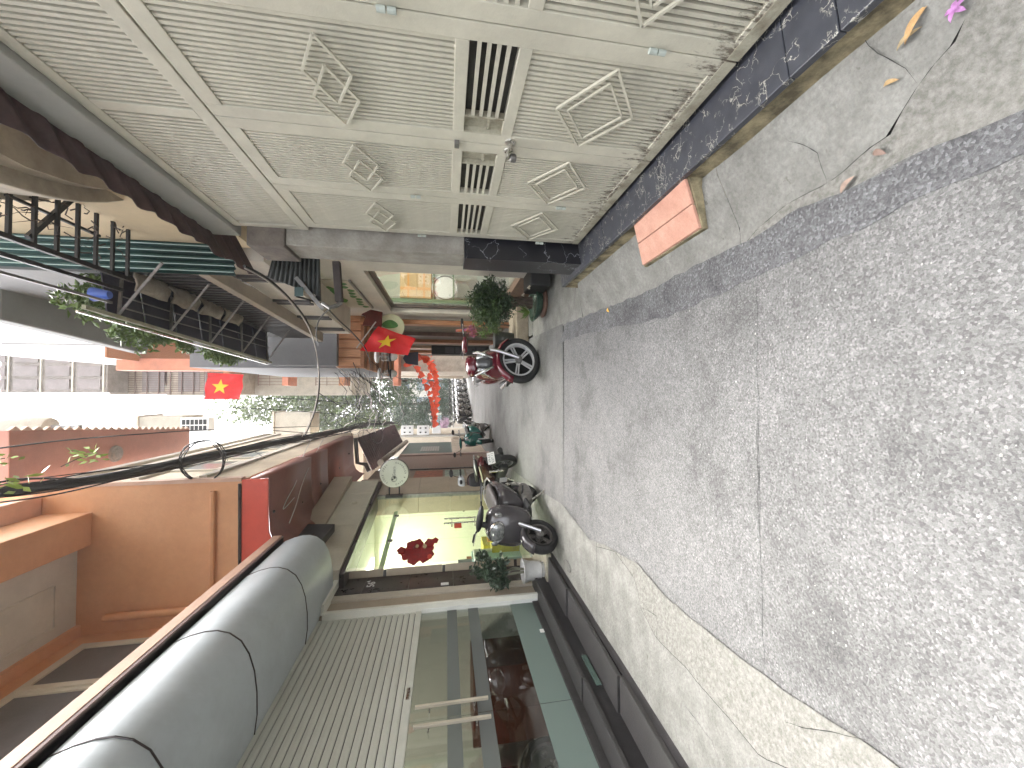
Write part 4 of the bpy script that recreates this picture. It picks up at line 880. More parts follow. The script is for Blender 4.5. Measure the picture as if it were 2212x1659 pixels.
# dark lean-to frame sticking out past the pillar
ln = thing('corrugated_hood', 'dark corrugated hood and steel arm above the gate pillar', 'hood', (1.1,3.9,3))
ZA = at(728,600,y=3.9).z
pA, pB, pC, pD = at(590,552,y=3.9), at(690,552,y=3.9), at(690,640,y=3.9), at(610,600,y=3.9)
cc_ = corrugated((pA.x, 3.9, pA.z), (pB.x, 3.9, pB.z), (pD.x, 3.9, pA.z+.05), (pC.x, 3.9, pC.z), 11, .014, (0,1,0))
o = cc_.build('corrugated_sheet', mat('dark_grey_sheet', (.05,.055,.052), .5, .2, 6), ln, smooth=60); o.modifiers.new('s', 'SOLIDIFY').thickness = .004
MB().bar(at(727,566,y=3.9), at(733,652,y=3.9), .065).build('arm', mat('dark_wood_arm', (.06,.045,.04), .7, .2, 8), ln, bevel=.004)
MB().bar(at(685,560,y=3.95), at(688,650,y=3.95), .04).build('arm', black_m, ln)
MB().bar(at(640,600,y=3.88), at(698,668,y=3.88), .035).build('brace', steel_dull, ln)
MB().hexa([at(u, v, y=y) for y in (3.84, 3.9) for u, v in ((636,620),(655,620),(655,640),(636,640))]).build('socket_box', mat('teal_box', (.05,.09,.09), .5, .1, 9), ln)
MB().tube([at(697,655,y=3.85), at(712,665,y=3.82), at(728,660,y=3.85), at(735,655,y=3.88)], .02, 8).build('cable_tie', steel_dull, ln, smooth=40)
# balcony slab, cream wall and green corrugated screen, rail grille
rb_ = thing('curved_balcony', 'curved cream concrete balcony overhead above the brown canopy sheet', 'balcony', (1.5,2.2,3.9))
op = [(0,395),(60,412),(100,423),(145,432),(183,437),(235,438),(300,430)]
ow = [at(u, v, z=3.9) for u, v in op]; ow = [Vector((ow[0].x-.03, -.5, 3.9)), Vector((ow[0].x-.01,1.6,3.9))]+ow
inner = [Vector((1.9, 3.6, 3.9)), Vector((1.9,-.5,3.9))]
balc_m = mat('shaded_balcony', (.46,.40,.31), .8, .14, 3, .2, 50, c2=(.27,.23,.18), amt=.44)  # cream balcony browned: underside shade put into its colour, plus mottling
MB().prism(ow+inner, (0,0,.10)).build('slab', balc_m, rb_, bevel=.012)
ins = lambda L, d: [q+Vector((d, -d*.2, 0)) for q in L]
MB().prism([q+Vector((.02,0,.10)) for q in ow]+[q+Vector((.12,-.02,.10)) for q in ow[::-1]], (0,0,.34)).build('parapet', balc_m, rb_, smooth=30)
MB().prism([q+Vector((-.02,0,.44)) for q in ow]+[q+Vector((.14,-.02,.44)) for q in ow[::-1]], (0,0,.07)).build('coping', cream, rb_, smooth=30)
MB().prism([q+Vector((.10,0,-.12)) for q in ow]+[Vector((1.9,3.6,3.78)), Vector((1.9,-.5,3.78))], (0,0,.12)).build('under_moulding', balc_m, rb_, smooth=30)
uw = tag(MB().box(1.5,1.7,-.5,4.3,3.4,9).build('upper_wall', mat('sunny_cream_wall', (.68,.55,.36), .7, .06, 3)), 'warm cream upper wall behind the curved balcony', 'wall')
MB_ = MB().box(1.5,2.3,4.33,4.42,3.9,9).build('upper_wall', mat('sunny_cream_wall', (0,0,0))); tag(MB_, 'warm cream wall strip seen above the green corrugated screen', 'wall')
gq = at(508,575,y=4.25); gt = at(508,500,y=4.25)
gcs = corrugated((1.19,4.25,gq.z),(1.68,4.25,gq.z),(1.19,4.25,7.5),(1.68,4.25,7.5), 8, .02, (0,1,0)).build('sheet', green_sheet, smooth=60)
gcs.modifiers.new('s', 'SOLIDIFY').thickness = .004
_gs = thing('green_screen', 'tall dark green corrugated metal screen between the balcony and the navy awning', 'metal screen', (1.4,4.25,3.5))
gcs.name = 'corrugated_sheet'; gcs.parent = _gs; gcs.location = -OFF[_gs.name]
for k in range(8): MB().box(1.215+k*.062, 1.222+k*.062, 4.222, 4.226, gq.z, 7.5).build('rib_highlight', mat('pale_rib_highlight', (.45,.62,.58), .4, .05, 5), _gs)  # pale strips paint the bright highlights along the ribs
rk = thing('balcony_grille', 'black iron grille of bars jutting out overhead with dry twigs on it', 'iron grille', (1.25,3.2,4.3))
r0, r1 = at(0,510,z=4.3), at(231,586,z=4.3)
MB().bar((r0.x, 1.5, 4.3), (r1.x, 4.05, 4.3), .035).build('outer_rail', black_m, rk)
MB().bar((r0.x-.1, 1.5, 4.42), (r1.x-.08, 4.1, 4.42), .03).build('outer_rail', black_m, rk)
MB().bar((r0.x-.16, 1.5, 4.55), (r1.x-.2, 4.1, 4.5), .02).build('outer_rail', steel_dull, rk)
yb0 = 1.75
while yb0 < 4.0:
    MB().bar((r0.x, yb0, 4.3), (1.5, yb0, 4.3), .022).build('bar', black_m, rk); yb0 += .16
for (a, b) in (((20,560-384+340-0),(0,0)),): pass
MB().bar(at(60,505+8,z=4.32), at(175,412,z=4.32), .03).build('brace', black_m, rk)
MB().bar(at(12,420,z=4.33), at(215,510,z=4.33), .02).build('brace', black_m, rk)
random.seed(3); tw = MB()
for k in range(46):
    a = Vector((random.uniform(1.15,1.5), random.uniform(2.7,4.0), random.uniform(4.25,4.4))); pts = [a]
    d = Vector((random.uniform(-.6,.6), random.uniform(-1,.6), random.uniform(-.3,.3)))
    for j in range(5): a = a+d*.06+Vector((random.uniform(-1,1), random.uniform(-1,1), random.uniform(-1,1)))*.03; pts.append(a)
    tw.tube(pts, [.006-.001*j for j in range(6)], 4)
tag(tw.build('dry_vine', mat('dry_stem', (.12,.09,.08), .9, .2, 9)), 'dry leafless vine tangled through the iron grille overhead', 'vine')
# ---- foliage helper
def leaves(mb, c, rad, n, size, clumps=7, seed=1, droop=0., asp=2.2):
    rnd = random.Random(seed); c = Vector(c); rad = Vector(rad); cl_ = []
    for _ in range(clumps):
        while 1:
            q = Vector((rnd.uniform(-1,1), rnd.uniform(-1,1), rnd.uniform(-1,1)))
            if q.length < 1: break
        cl_.append((Vector((q.x*rad.x, q.y*rad.y, q.z*rad.z))*.8, rnd.uniform(.28,.5)))
    for _ in range(n):
        cc, cr_ = rnd.choice(cl_); d = Vector((rnd.gauss(0,1), rnd.gauss(0,1), rnd.gauss(0,1))).normalized()*cr_*(rnd.random()**.4)
        p = c+cc+Vector((d.x*rad.x, d.y*rad.y, d.z*rad.z))
        t = Vector((rnd.gauss(0,1), rnd.gauss(0,1), rnd.gauss(0,.8)-droop)).normalized(); sd_ = t.orthogonal().normalized(); sd_.rotate(Matrix.Rotation(rnd.uniform(0, 6.3), 3, t))
        L_ = size*rnd.uniform(.6,1.3); W = L_/asp; nn = t.cross(sd_)*L_*.12
        mb.add([p, p+t*L_*.5+sd_*W*.5+nn, p+t*L_, p+t*L_*.5-sd_*W*.5+nn], [(0,1,2),(0,2,3)])
    return mb
# ---- navy awning with laundry cage
na = thing('navy_awning', 'dark navy sheet awning on steel arms with pale cloths stored on it, upper right', 'awning', (.95,6,4.6))
o0, o1 = at(229,673,z=4.6), at(583,782,z=4.6); i0, i1 = at(248,575,z=4.6), at(484,691,z=4.6)
print('awn', o0, o1, i0, i1)
NP = 7
for k in range(NP):
    t0, t1 = k/NP+.004, (k+1)/NP-.004
    A0 = o0.lerp(o1, t0); A1 = o0.lerp(o1, t1); B0 = Vector((1.26, A0.y+.1, 4.74)); B1 = Vector((1.26, A1.y+.1, 4.74))
    MB().hexa([A0, A1, B1, B0]+[q+Vector((0,0,.012)) for q in (A0, A1, B1, B0)]).build('awning_panel', navy, na)
ril = mat('greenish_rail', (.36,.37,.25), .5, .15, 5)
MB().bar(o0+Vector((-.01,-.25,-.02)), o1+Vector((-.01,0,-.02)), .035).build('outer_rail', ril, na)
MB().bar(o0+Vector((-.05,-.25,.03)), o1+Vector((-.04,0,.03)), .02).build('outer_rail', steel, na)
for t in (.03,.24,.46,.7,.95):
    A = o0.lerp(o1, t); MB().bar(A+Vector((.0,0,-.03)), (1.15, A.y+.15, 4.66), .022).build('arm', steel_dull, na)
    MB().bar(A+Vector((.0,.0,-.03)), (1.22, A.y-.25, 4.05), .02).build('arm', steel_dull, na)
MB().bar((.86,o0.y+.2,4.61),(.84,o1.y,4.61), .012).bar((.98,o0.y+.2,4.64),(.95,o1.y,4.64), .012).build('purlin', steel_dull, na)
cloth_m = mat('dusty_cloth', (.40,.35,.28), .9, .2, 6, .3, 30, c2=(.26,.22,.18))
random.seed(5)
labs = ['pale dusty cloth bundle stored nearest on the navy awning', 'second pale folded cloth bundle on the navy awning', 'third dusty cloth bundle, mid way along the navy awning', 'farthest pale cloth bundle on the navy awning']
for k in range(4):
    q0 = o0.lerp(o1, .06+k*.15); q1 = o0.lerp(o1, .06+k*.15+.13)
    mb = MB(); N = 8; vs = []
    for i in range(N+1):
        for j in range(6):
            y = q0.y+(q1.y-q0.y)*i/N; x = 1.03+j*.038; vs.append((x+.02*noise.noise(Vector((y*6,j,k))), y, 4.52+.05*noise.noise(Vector((x*9,y*6,k)))-.04*(1-abs(j-2.5)/2.5)))
    mb.add(vs, [(i*6+j, i*6+j+1, (i+1)*6+j+1, (i+1)*6+j) for i in range(N) for j in range(5)])
    o = mb.build('cloth_bundle', cloth_m, smooth=60); o.modifiers.new('s', 'SOLIDIFY').thickness = .02; tag(o, labs[k], 'cloth', 'cloths stored on the navy awning')
bk = at(232,625,y=o0.y-.1); tag(MB().lathe([(.035,-.07),(.065,.06),(.055,.06)], (bk.x-.05,bk.y,bk.z+.05), 14).build('blue_bucket', mat('blue_plastic', (.08,.16,.55), .4, .05, 5), smooth=40), 'bright blue plastic bucket at the near end of the navy awning', 'bucket')
# hanging plants by the awning
for i, (u, v, y, rr, sc_, lab) in enumerate(((205,648,4.6,(.25,.25,.30),.07,'leafy potted plant at the near end above the navy awning'),(305,705,5.2,(.22,.3,.26),.07,'bright green plant spilling over the rail of the navy awning'),(375,730,6.2,(.16,.4,.16),.06,'thin green creeper halfway along the navy awning rail'),(470,765,7.4,(.16,.6,.2),.07,'pale creeper hanging at the far end of the navy awning'))):
    q = at(u, v, y=y); pt_ = thing('awning_plant', lab, 'plant', (q.x, q.y, q.z-.2), 'plants along the navy awning')
    leaves(MB(), q, tuple(k*1.15 for k in rr), 1100, sc_*1.1, 12, 10+i).build('foliage', leafm2, pt_, kind='stuff')
    MB().tube([(q.x,q.y,q.z-.25),(q.x+.02,q.y,q.z-.1),(q.x-.02,q.y+.02,q.z+.1)], .012, 6).build('stem', bark, pt_)
# louvred wall under the awning and beige beam
lw = thing('louvred_front', 'dark louvred upper storey with a beige beam under the navy awning', 'upper storey', (1.25,6.5,4.2))
MB().hexa([(1.45,4.45,3.95),(1.30,4.45,3.95),(1.10,8.0,3.95),(1.45,8.0,3.95),(1.45,4.45,4.8),(1.30,4.45,4.8),(1.10,8.0,4.8),(1.45,8.0,4.8)]).build('wall', plastic_b, lw)
for k in range(34):
    t = k/34; MB().box(1.285-.2*t-.02, 1.285-.2*t, 4.5+3.45*t, 4.5+3.45*t+.05, 3.98, 4.55).build('louvre', mat('dark_louvre', (.10,.095,.10), .5, .2, 5), lw)
MB().hexa([(1.35,4.4,3.86),(1.22,4.4,3.86),(1.03,8.1,3.86),(1.35,8.1,3.86),(1.35,4.4,3.96),(1.22,4.4,3.96),(1.03,8.1,3.96),(1.35,8.1,3.96)]).build('beam', mat('beige_beam', (.42,.36,.29), .6, .08, 4), lw, bevel=.006)
MB().hexa([(1.75,4.4,3.35),(1.40,4.4,3.35),(1.20,8.1,3.35),(1.75,8.1,3.35),(1.75,4.4,3.85),(1.40,4.4,3.85),(1.20,8.1,3.85),(1.75,8.1,3.85)]).build('transom_wall', white_wall, lw)
for t in (.12,.38,.62,.85):
    y = 4.4+3.7*t; x = 1.395-.2*t
    for d in (0,.13): MB().box(x-.03, x+.02, y+d, y+d+.05, 3.36, 3.84).build('post', mat('dark_grey_post', (.12,.115,.115), .5, .1, 5), lw)
# dull soffit above, high on the right
tag(MB().prism([at(0,600,z=6.5), at(0,690,z=6.5), at(160,727,z=6.5), at(317,765,z=6.5), Vector((1.8,8.0,6.5)), Vector((1.8,4.4,6.5))], (0,0,.18)).build('grey_soffit', mat('grey_soffit_paint', (.27,.27,.265), .8, .06, 2), bevel=.02), 'plain grey overhang soffit high above the navy awning', 'soffit')
tag(MB().box(1.22,1.8,4.45,8.0,4.82,6.5).build('grey_upper_wall', mat('grey_upper_paint', (.22,.22,.22), .8, .06, 2)), 'grey upper wall between the navy awning and the soffit', 'wall')
# orange building at right
ob_ = thing('orange_house', 'orange and terracotta house on the right with panelled wooden overhang', 'house', (1.7,12,0))
OX = 1.64
MB().box(OX, OX+.3, HY1+.02, 17, 0, 3.4).build('wall', mat('brown_stone_wall', (.22,.17,.12), .7, .2, 5), ob_)
for k, (v, w_, m_) in enumerate(((697,.25,wood_o),(722,.22,mat('dark_wood_col', (.18,.10,.07), .5, .2, 5)),(737,.35,wood_o),(750,.35,mat('pale_wood_col', (.55,.38,.26), .5, .1, 5)),(760,.4,wood_o))):
    y = at(960,v,x=OX-.05).y; MB().box(OX-.1, OX-.001, y, y+w_, 0, 3.3).build('column', m_, ob_, bevel=.006)
c0, c1 = at(727,700,y=9.0), at(786,795,y=9.0)
MB().box(c1.x, 1.9, 9.0, 9.12, c1.z, c0.z).build('overhang_face', wood_o, ob_)
for k in range(6):
    x = c1.x+.05+k*.2; MB().box(x, x+.16, 8.975, 8.999, c1.z+.06, c0.z-.06).build('wood_panel', mat('light_orange_wood', (.60,.30,.15), .5, .12, 5, stretch=(8,8,1)), ob_, bevel=.006)
MB().box(c1.x, 1.9, 9.13, 14, c1.z, c1.z+.06).build('overhang_soffit', wood_o, ob_)
for k in range(6): MB().box(c1.x-.02, 1.6, 9.3+k*.8, 9.42+k*.8, c1.z-.06, c1.z-.002).build('soffit_batten', mat('light_orange_wood', (0,0,0)), ob_)
MB().box(c1.x, 1.9, 9.13, 14, c1.z+.062, 6.8).build('upper_storey', mat('dark_grey_wall', (.13,.13,.135), .7, .08, 3), ob_)
# masses farther down on the right
def mass(name, lab, cat, y, u0, u1, v0, v1, depth, m, zb=None, x1=None, zt=None):
    """box whose face towards the camera spans the pixels u0..u1 (top..bottom), v0..v1 (outer..inner)"""
    a = at((u0+u1)/2 if u0 > 0 else u1, v1, y=y); b = at(u1, v0, y=y); t = at(max(u0,0), v1, y=y)
    root = thing(name, lab, cat, (a.x+.5, y, 0)); X1 = x1 if x1 is not None else b.x
    MB().box(min(a.x, X1), max(a.x, X1), y, y+depth, b.z if zb is None else zb, (t.z if zt is None else zt)).build('wall', m, root, bevel=.01)
    return root, min(a.x, X1), max(a.x, X1), (b.z if zb is None else zb), (t.z if zt is None else zt)
sunw = mat('sunlit_white_wall', (.72,.70,.66), .8, .05, 1)
r, xa_, xb_, za_, zb2 = mass('white_tower', 'tall plain white building behind the grey soffit on the right', 'building', 12.0, 0, 236, 640, 770, 4, sunw, x1=3)
MB().box(xa_-.04, xb_, 11.9, 16, za_-.04, za_).build('string_course', wood_o, r)
MB().box(xa_+.3, xa_+.32, 11.98, 11.995, za_+.1, zb2).box(xa_+.9, xa_+.92, 11.98, 11.995, za_+.1, zb2).build('drain_pipe', steel_dull, r)
r, xa_, xb_, za_, zb2 = mass('grey_tower', 'tall grey brown building with faint window grid, far right above the alley', 'building', 17.0, 0, 236, 640, 848, 8, mat('grey_brown_render', (.33,.29,.26), .8, .15, 3), x1=4)
for i in range(7):
    for j in range(3):
        MB().box(xa_+.12+j*.5, xa_+.5+j*.5, 16.95, 16.99, za_+.2+i*1.0, za_+.95+i*1.0).build('window', mat('brown_pane', (.24,.20,.19), .4, .1, 3), r)
    MB().box(xa_+.02, xa_+1.7, 16.93, 16.97, za_+.07+i*1.0, za_+.11+i*1.0).build('bar', wf, r)
r, xa_, xb_, za_, zb2 = mass('terraced_house', 'far house on the right with orange balcony bands and barred windows', 'building', 19.0, 236, 700, 700, 800, 8, mat('dull_cream_render', (.50,.42,.33), .8, .15, 3), x1=4, zb=0)
for i in range(5):
    zz = 3.6+i*2.3
    MB().box(xa_-.7, 4, 18.0, 19, zz, zz+.25).build('balcony_slab', wood_o if i % 2 else mat('orange_band', (.62,.24,.14), .6, .1, 4), r, bevel=.01)
    MB().box(xa_-.1, 4, 18.9, 18.99, zz+1.1, zz+2.2).build('window', mat('brown_pane', (0,0,0)), r)
    rl_ = MB()
    for k in range(22): rl_.bar((xa_-.66+k*.13,18.04,zz+.25),(xa_-.66+k*.13,18.04,zz+1.2), .018)
    rl_.bar((xa_-.7,18.04,zz+1.2),(xa_+2.3,18.04,zz+1.2), .03); rl_.bar((xa_-.7,18.04,zz+.75),(xa_+2.3,18.04,zz+.75), .02)
    rl_.build('railing', mat('rail_brown', (.20,.13,.11), .6, .1, 5), r)
_a, _b = at(250,800,y=13), at(505,783,y=13)
tag(MB().box(_a.x,_b.x+.1,13,13.4,_b.z,_a.z).build('orange_pilaster', mat('orange_band', (0,0,0)), bevel=.01), 'upright orange band of wall left of the upper flag', 'pilaster')
r, xa_, xb_, za_, zb2 = mass('barred_house', 'far upper storey with barred windows right behind the upper flag', 'building', 18.0, 236, 450, 780, 852, 6, mat('dull_cream_render', (0,0,0)), x1=3)
for k in range(16): MB().bar((xa_+.02+k*.09,17.97,za_),(xa_+.02+k*.09,17.97,zb2), .02).build('bar', mat('rail_brown', (.20,.13,.11), .6, .1, 5), r)
for k in range(7): MB().bar((xa_,17.95,za_+.1+k*.42),(xa_+1.5,17.95,za_+.1+k*.42), .03).build('bar', mat('rail_brown', (0,0,0)), r)
for k in range(3): MB().box(xa_+.1,xa_+1.3,17.985,17.995,za_+.3+k*1.3,za_+1.1+k*1.3).build('window', mat('brown_pane', (0,0,0)), r)
r, xa_, xb_, za_, zb2 = mass('parapet_house', 'beige roof parapet block beyond the barred balconies', 'building', 22.0, 360, 700, 800, 855, 5, mat('beige_render', (.5,.46,.38), .8, .1, 3), x1=3, zb=6.5)
# flat awning-end wall, dark
q0, q1 = at(587,742,y=8.6), at(727,790,y=8.6)
tag(MB().box(q1.x, 1.9, 8.6, 8.75, q1.z, q0.z).build('dark_partition', mat('dark_grey_wall', (0,0,0))), 'smooth dark grey partition wall under the far end of the navy awning', 'wall')
# ================================================================== LEFT high: terracotta soffit, roofs
tag(MB().prism([at(20,930,z=7), at(20,1052,z=7), at(410,987,z=7), at(410,927,z=7)], (0,0,.25)).build('terracotta_soffit', mat('terracotta_render', (.48,.22,.165), .6, .08, 2), bevel=.01), 'broad terracotta painted roof soffit above the cable bundle, upper left', 'soffit')
mb = MB()
for k in range(24):
    a, b = at(20,930,z=7).lerp(at(410,927,z=7), k/24), at(20,930,z=7).lerp(at(410,927,z=7), (k+1)/24)
    mb.prism([a, b, (a+b)/2+Vector((.055,0,0))], (0,0,.05))
tag(mb.build('scalloped_edge', mat('salmon_trim', (0,0,0))), 'row of small scallops along the terracotta soffit edge', 'roof trim')
q = at(253,980,z=6.97); rst = thing('ceiling_rosette', 'round grey plaster rosette on the terracotta soffit', 'rosette', q)
MB().lathe([(.14,0),(.13,-.03),(.09,-.02),(.07,-.05),(.02,-.05)], (q.x,q.y,7.0), 20).build('disc', mat('grey_plaster', (.38,.33,.29), .8, .15, 9), rst, smooth=30)
tag(MB().box(-2.9,at(600,985,y=9.4).x,12.6,16,4.0,6.0).build('far_cream_house', mat('pale_cream_wall', (0,0,0))), 'pale cream upper house front beyond the orange building on the left', 'building')
for i, (u0, u1, v0, v1, y, lab) in enumerate(((593,632,892,938,15,'beige rooftop stair block against the sky on the left roofline'),(300,345,900,935,13,'pale square water tank on the left roofline'),(30,115,905,945,10,'large pale cylindrical water tank high on the left roof'))):
    a, b = at(u0, v0, y=y), at(u1, v1, y=y)
    rt = thing('roof_block' if i < 2 else 'water_tank', lab, 'roof block' if i < 2 else 'water tank', (b.x, y, b.z))
    if i < 2:
        MB().box(b.x, a.x, y, y+1, b.z-.6, a.z).build('block', mat('beige_render', (0,0,0)), rt, bevel=.02); MB().box(b.x-.04, a.x+.04, y-.04, y+1, a.z, a.z+.06).build('cap', cream, rt)
    else:
        MB().lathe([(.02,0),(.22,.05),(.25,.12),(.25,1.2),(.22,1.28),(.02,1.32)], ((a.x+b.x)/2, y, b.z), 20).build('drum', mat('beige_render', (0,0,0)), rt, smooth=40)
        MB().bar(((a.x+b.x)/2,y,b.z-.5),((a.x+b.x)/2,y,b.z), .12).build('leg', steel_dull, rt)
acu = at(420,918,y=12); ac = thing('air_conditioner', 'white air conditioner grille unit on the left roofline against the sky', 'air conditioner', acu)
MB().box(acu.x-.2,acu.x+.2,12,12.3,acu.z-.35,acu.z+.35).build('casing', white_p, ac, bevel=.01)
for k in range(6):
    for j in range(2): MB().box(acu.x-.16+j*.17,acu.x-.02+j*.17,11.99,11.999,acu.z-.3+k*.105,acu.z-.22+k*.105).build('grille_hole', plastic_b, ac)
# ================================================================== VEHICLES
def smooth_part(mb, name, m, par, sub=1, **kw): return mb.build(name, m, par, smooth=60, sub=sub, **kw)
def scooter(name, lab, loc, head, c, c_name, R=.27, retro=False, steer=0., seatc=None, lean=-.10, plate=None, group=None, mirror=True, trim=None, luggage=True, rimm=None, wide=1.22, big=1.):
    """heading in radians: direction the scooter points to; origin midway between the wheels on the ground"""
    rimm = rimm or alu; trim = trim or plastic_b
    pm = mat(c_name, c, .22, .04, 6, coat=.6)
    t = thing(name, lab, 'motorbike', (0,0,0), group)
    S = Matrix.Rotation(steer, 4, 'Z'); FC = Vector((.60,0,0))
    def st_(mb): return xform(mb, Matrix.Translation(FC) @ S @ Matrix.Translation(-FC))
    def wheel(xc, f):
        r = R; g = f if f else (lambda q: q)
        ty = MB().lathe([(r-.075,-.028),(r-.06,-.043),(r-.025,-.046),(r-.006,-.03),(r,0),(r-.006,.03),(r-.025,.046),(r-.06,.043),(r-.075,.028),(r-.075,-.028)], (xc,0,r), 36, 'y')
        w_ = g(ty).build('wheel', rubber, t, smooth=40)
        g(MB().lathe([(r-.078,-.03),(r-.098,-.026),(r-.098,.026),(r-.078,.03),(r-.078,-.03)], (xc,0,r), 32, 'y')).build('rim', rimm, w_, smooth=40)
        hb_ = MB().lathe([(.02,-.05),(.05,-.04),(.05,.04),(.02,.05)], (xc,0,r), 16, 'y')
        g(hb_).build('hub', steel_dull, w_, smooth=40)
        sp = MB()
        for k in range(5):
            for dk in (-.13,.13):
                a = 2*pi*k/5+.3; sp.bar((xc+.045*cos(a+dk*2.2), 0, r+.045*sin(a+dk*2.2)), (xc+(r-.09)*cos(a+dk*.7), 0, r+(r-.09)*sin(a+dk*.7)), .014, .02)
        g(sp).build('spokes', rimm, w_)
        g(MB().lathe([(.045,-.035),(.10,-.033),(.10,-.029),(.045,-.03)], (xc,0,r), 24, 'y')).build('brake_disc', steel, w_)
    wheel(.60, st_); wheel(-.60, None)
    fk = MB()
    for s_ in (-1,1): fk.tube([(.61,.072*s_,R),(.50,.072*s_,R+.27),(.46,.05*s_,R+.38)], [.018,.020,.016], 10)
    st_(fk).build('fork', alu, t, smooth=40)
    # front mudguard: arc shell
    mg = MB(); vs = []; K = 11
    for i in range(K):
        a = radians(25+ i*13.5)
        for j in range(7):
            w_ = -.065+.13*j/6; rr = R+.028-.05*(abs(j-3)/3)**2.2; vs.append((.60+rr*cos(a), w_, R+rr*sin(a)))
    mg.add(vs, [(i*7+j, i*7+j+1, (i+1)*7+j+1, (i+1)*7+j) for i in range(K-1) for j in range(6)])
    o = st_(mg).build('mudguard', pm, t, smooth=70); o.modifiers.new('s', 'SOLIDIFY').thickness = .006
    # front apron
    if retro: secs = [(.24,.62,.155,.30,3.2,.1),(.30,.62,.20,.335,3,.15),(.38,.63,.215,.33,2.6,.18),(.45,.65,.185,.29,2.4,.2),(.505,.70,.13,.20,2.2,.25),(.53,.75,.05,.10,2.2,.25)]
    else: secs = [(.26,.62,.15,.28,3,.18),(.33,.62,.19,.33,2.8,.24),(.42,.66,.185,.29,2.4,.3),(.50,.72,.15,.20,2.2,.3),(.575,.77,.095,.12,2.2,.3),(.61,.78,.03,.05,2.2,.3)]
    smooth_part(MB().loft(secs, 18), 'front_apron', pm, t, 1)
    smooth_part(MB().loft([(.20,.60,.13,.26,3,.1),(.245,.60,.165,.30,3,.1)], 16), 'leg_shield', trim, t, 0)
    # headlight
    if retro:
        hl = (.53, 0, .80); MB().lathe([(.104,-.02),(.108,.0),(.10,.014),(.094,.0)], hl, 26, 'x').build('headlight_ring', chrome, t, smooth=40)
        MB().lathe([(.094,0),(.078,.026),(.036,.04),(.001,.042)], hl, 22, 'x').build('headlight', mat('lamp_glass', (.6,.62,.62), .08, .3, 30, metal=.6), t, smooth=60)
        for s_ in (-1,1): smooth_part(MB().loft([(.45,.80,.001,.02),(.48,.80,.035,.03),(.50,.79,.02,.018)], 10) if 0 else xform(MB().lathe([(.03,0),(.024,.015),(.001,.02)], (0,0,0), 12, 'x'), Matrix.Translation((.46,.15*s_,.80)) @ Matrix.Rotation(.5*s_,4,'Z') @ Matrix.Diagonal((1,.8,1.7,1))), 'indicator', mat('lamp_glass', (0,0,0)), t, 0)
    else:
        for s_ in (-1,1):
            smooth_part(xform(MB().lathe([(.05,-.01),(.05,.01),(.03,.03),(.001,.035)], (0,0,0), 16, 'x'), Matrix.Translation((.545,.072*s_,.82)) @ Matrix.Rotation(-.45,4,'Y') @ Matrix.Diagonal((1,.9,1.5,1))), 'headlight', mat('lamp_glass', (0,0,0)), t, 0)
            smooth_part(MB().tube([(.40,.18*s_,.62),(.49,.15*s_,.72),(.56,.10*s_,.80),(.50,.13*s_,.90)], [.008,.018,.02,.01], 8), 'chrome_strip', chrome, t, 1)
    # handlebar
    hz = 1.02
    hcov = MB().loft([(.26,hz-.01,.05,.03),(.31,hz,.17,.045,2.2),(.37,hz+.01,.15,.05,2.2),(.425,hz,.07,.03)], 14)
    smooth_part(st_(hcov), 'handlebar_cover', pm if not retro else plastic_b, t, 1)
    hbm = MB().tube([(.24,-.345,hz+.03),(.27,-.25,hz+.03),(.33,-.12,hz+.005),(.34,0,hz),(.33,.12,hz+.005),(.27,.25,hz+.03),(.24,.345,hz+.03)], .012, 8)
    st_(hbm).build('handlebar', plastic_b, t, smooth=40)
    for s_ in (-1,1):
        st_(MB().tube([(.235,.35*s_,hz+.03),(.262,.25*s_,hz+.03)], .019, 10)).build('grip', rubber, t, smooth=40)
        st_(MB().tube([(.31,.19*s_,hz+.02),(.325,.28*s_,hz+.03),(.30,.35*s_,hz+.03)], .006, 6)).build('brake_lever', alu, t)
        if mirror:
            mo = st_(MB().tube([(.30,.20*s_,hz+.03),(.30,.24*s_,hz+.15),(.28,.27*s_,hz+.20)], .006, 6)).build('mirror', plastic_b, t, smooth=40)
            st_(xform(MB().lathe([(.001,-.012),(.045,-.008),(.05,0),(.045,.006),(.001,.008)], (0,0,0), 16, 'x'), Matrix.Translation((.28,.30*s_,hz+.22)) @ Matrix.Diagonal((1,1.4,.85,1)))).build('mirror_head', plastic_b, mo, smooth=40)
    MB().tube([(.42,0,.72),(.35,0,hz-.02)], .03, 10).build('steering_column', plastic_b, t)
    # floor board, body, seat
    smooth_part(MB().loft([(-.22,.34,.13,.05),(-.1,.31,.14,.045),(.1,.295,.135,.04),(.22,.32,.14,.06),(.30,.40,.13,.08)], 14), 'floorboard', plastic_b, t, 1)
    smooth_part(MB().loft([(-.82,.74,.04,.03,2.2,-.2),(-.76,.70,.085,.07,2.4,-.2),(-.6,.66,.13,.11,2.4,-.12),(-.4,.60,.165,.15,2.6,0),(-.2,.55,.165,.19,2.8,0),(-.08,.50,.12,.20,2.8,0),(-.03,.47,.08,.16,2.6,0)], 18), 'rear_body', pm, t, 1)
    sm_ = mat('seat_' + ('x' if seatc is None else '%d' % int(seatc[0]*1000)), seatc or (.02,.018,.018), .55, .15, 12)
    smooth_part(MB().loft([(-.70,.795,.06,.02),(-.64,.81,.105,.035),(-.45,.80,.125,.045),(-.28,.775,.12,.045),(-.12,.765,.125,.04),(0,.75,.11,.04),(.06,.73,.06,.03)], 16), 'seat', sm_, t, 1)
    grb = MB().tube([(-.55,.14,.80),(-.72,.13,.83),(-.80,.06,.845),(-.80,-.06,.845),(-.72,-.13,.83),(-.55,-.14,.80)], .011, 8); grb.build('grab_rail', alu, t, smooth=40)
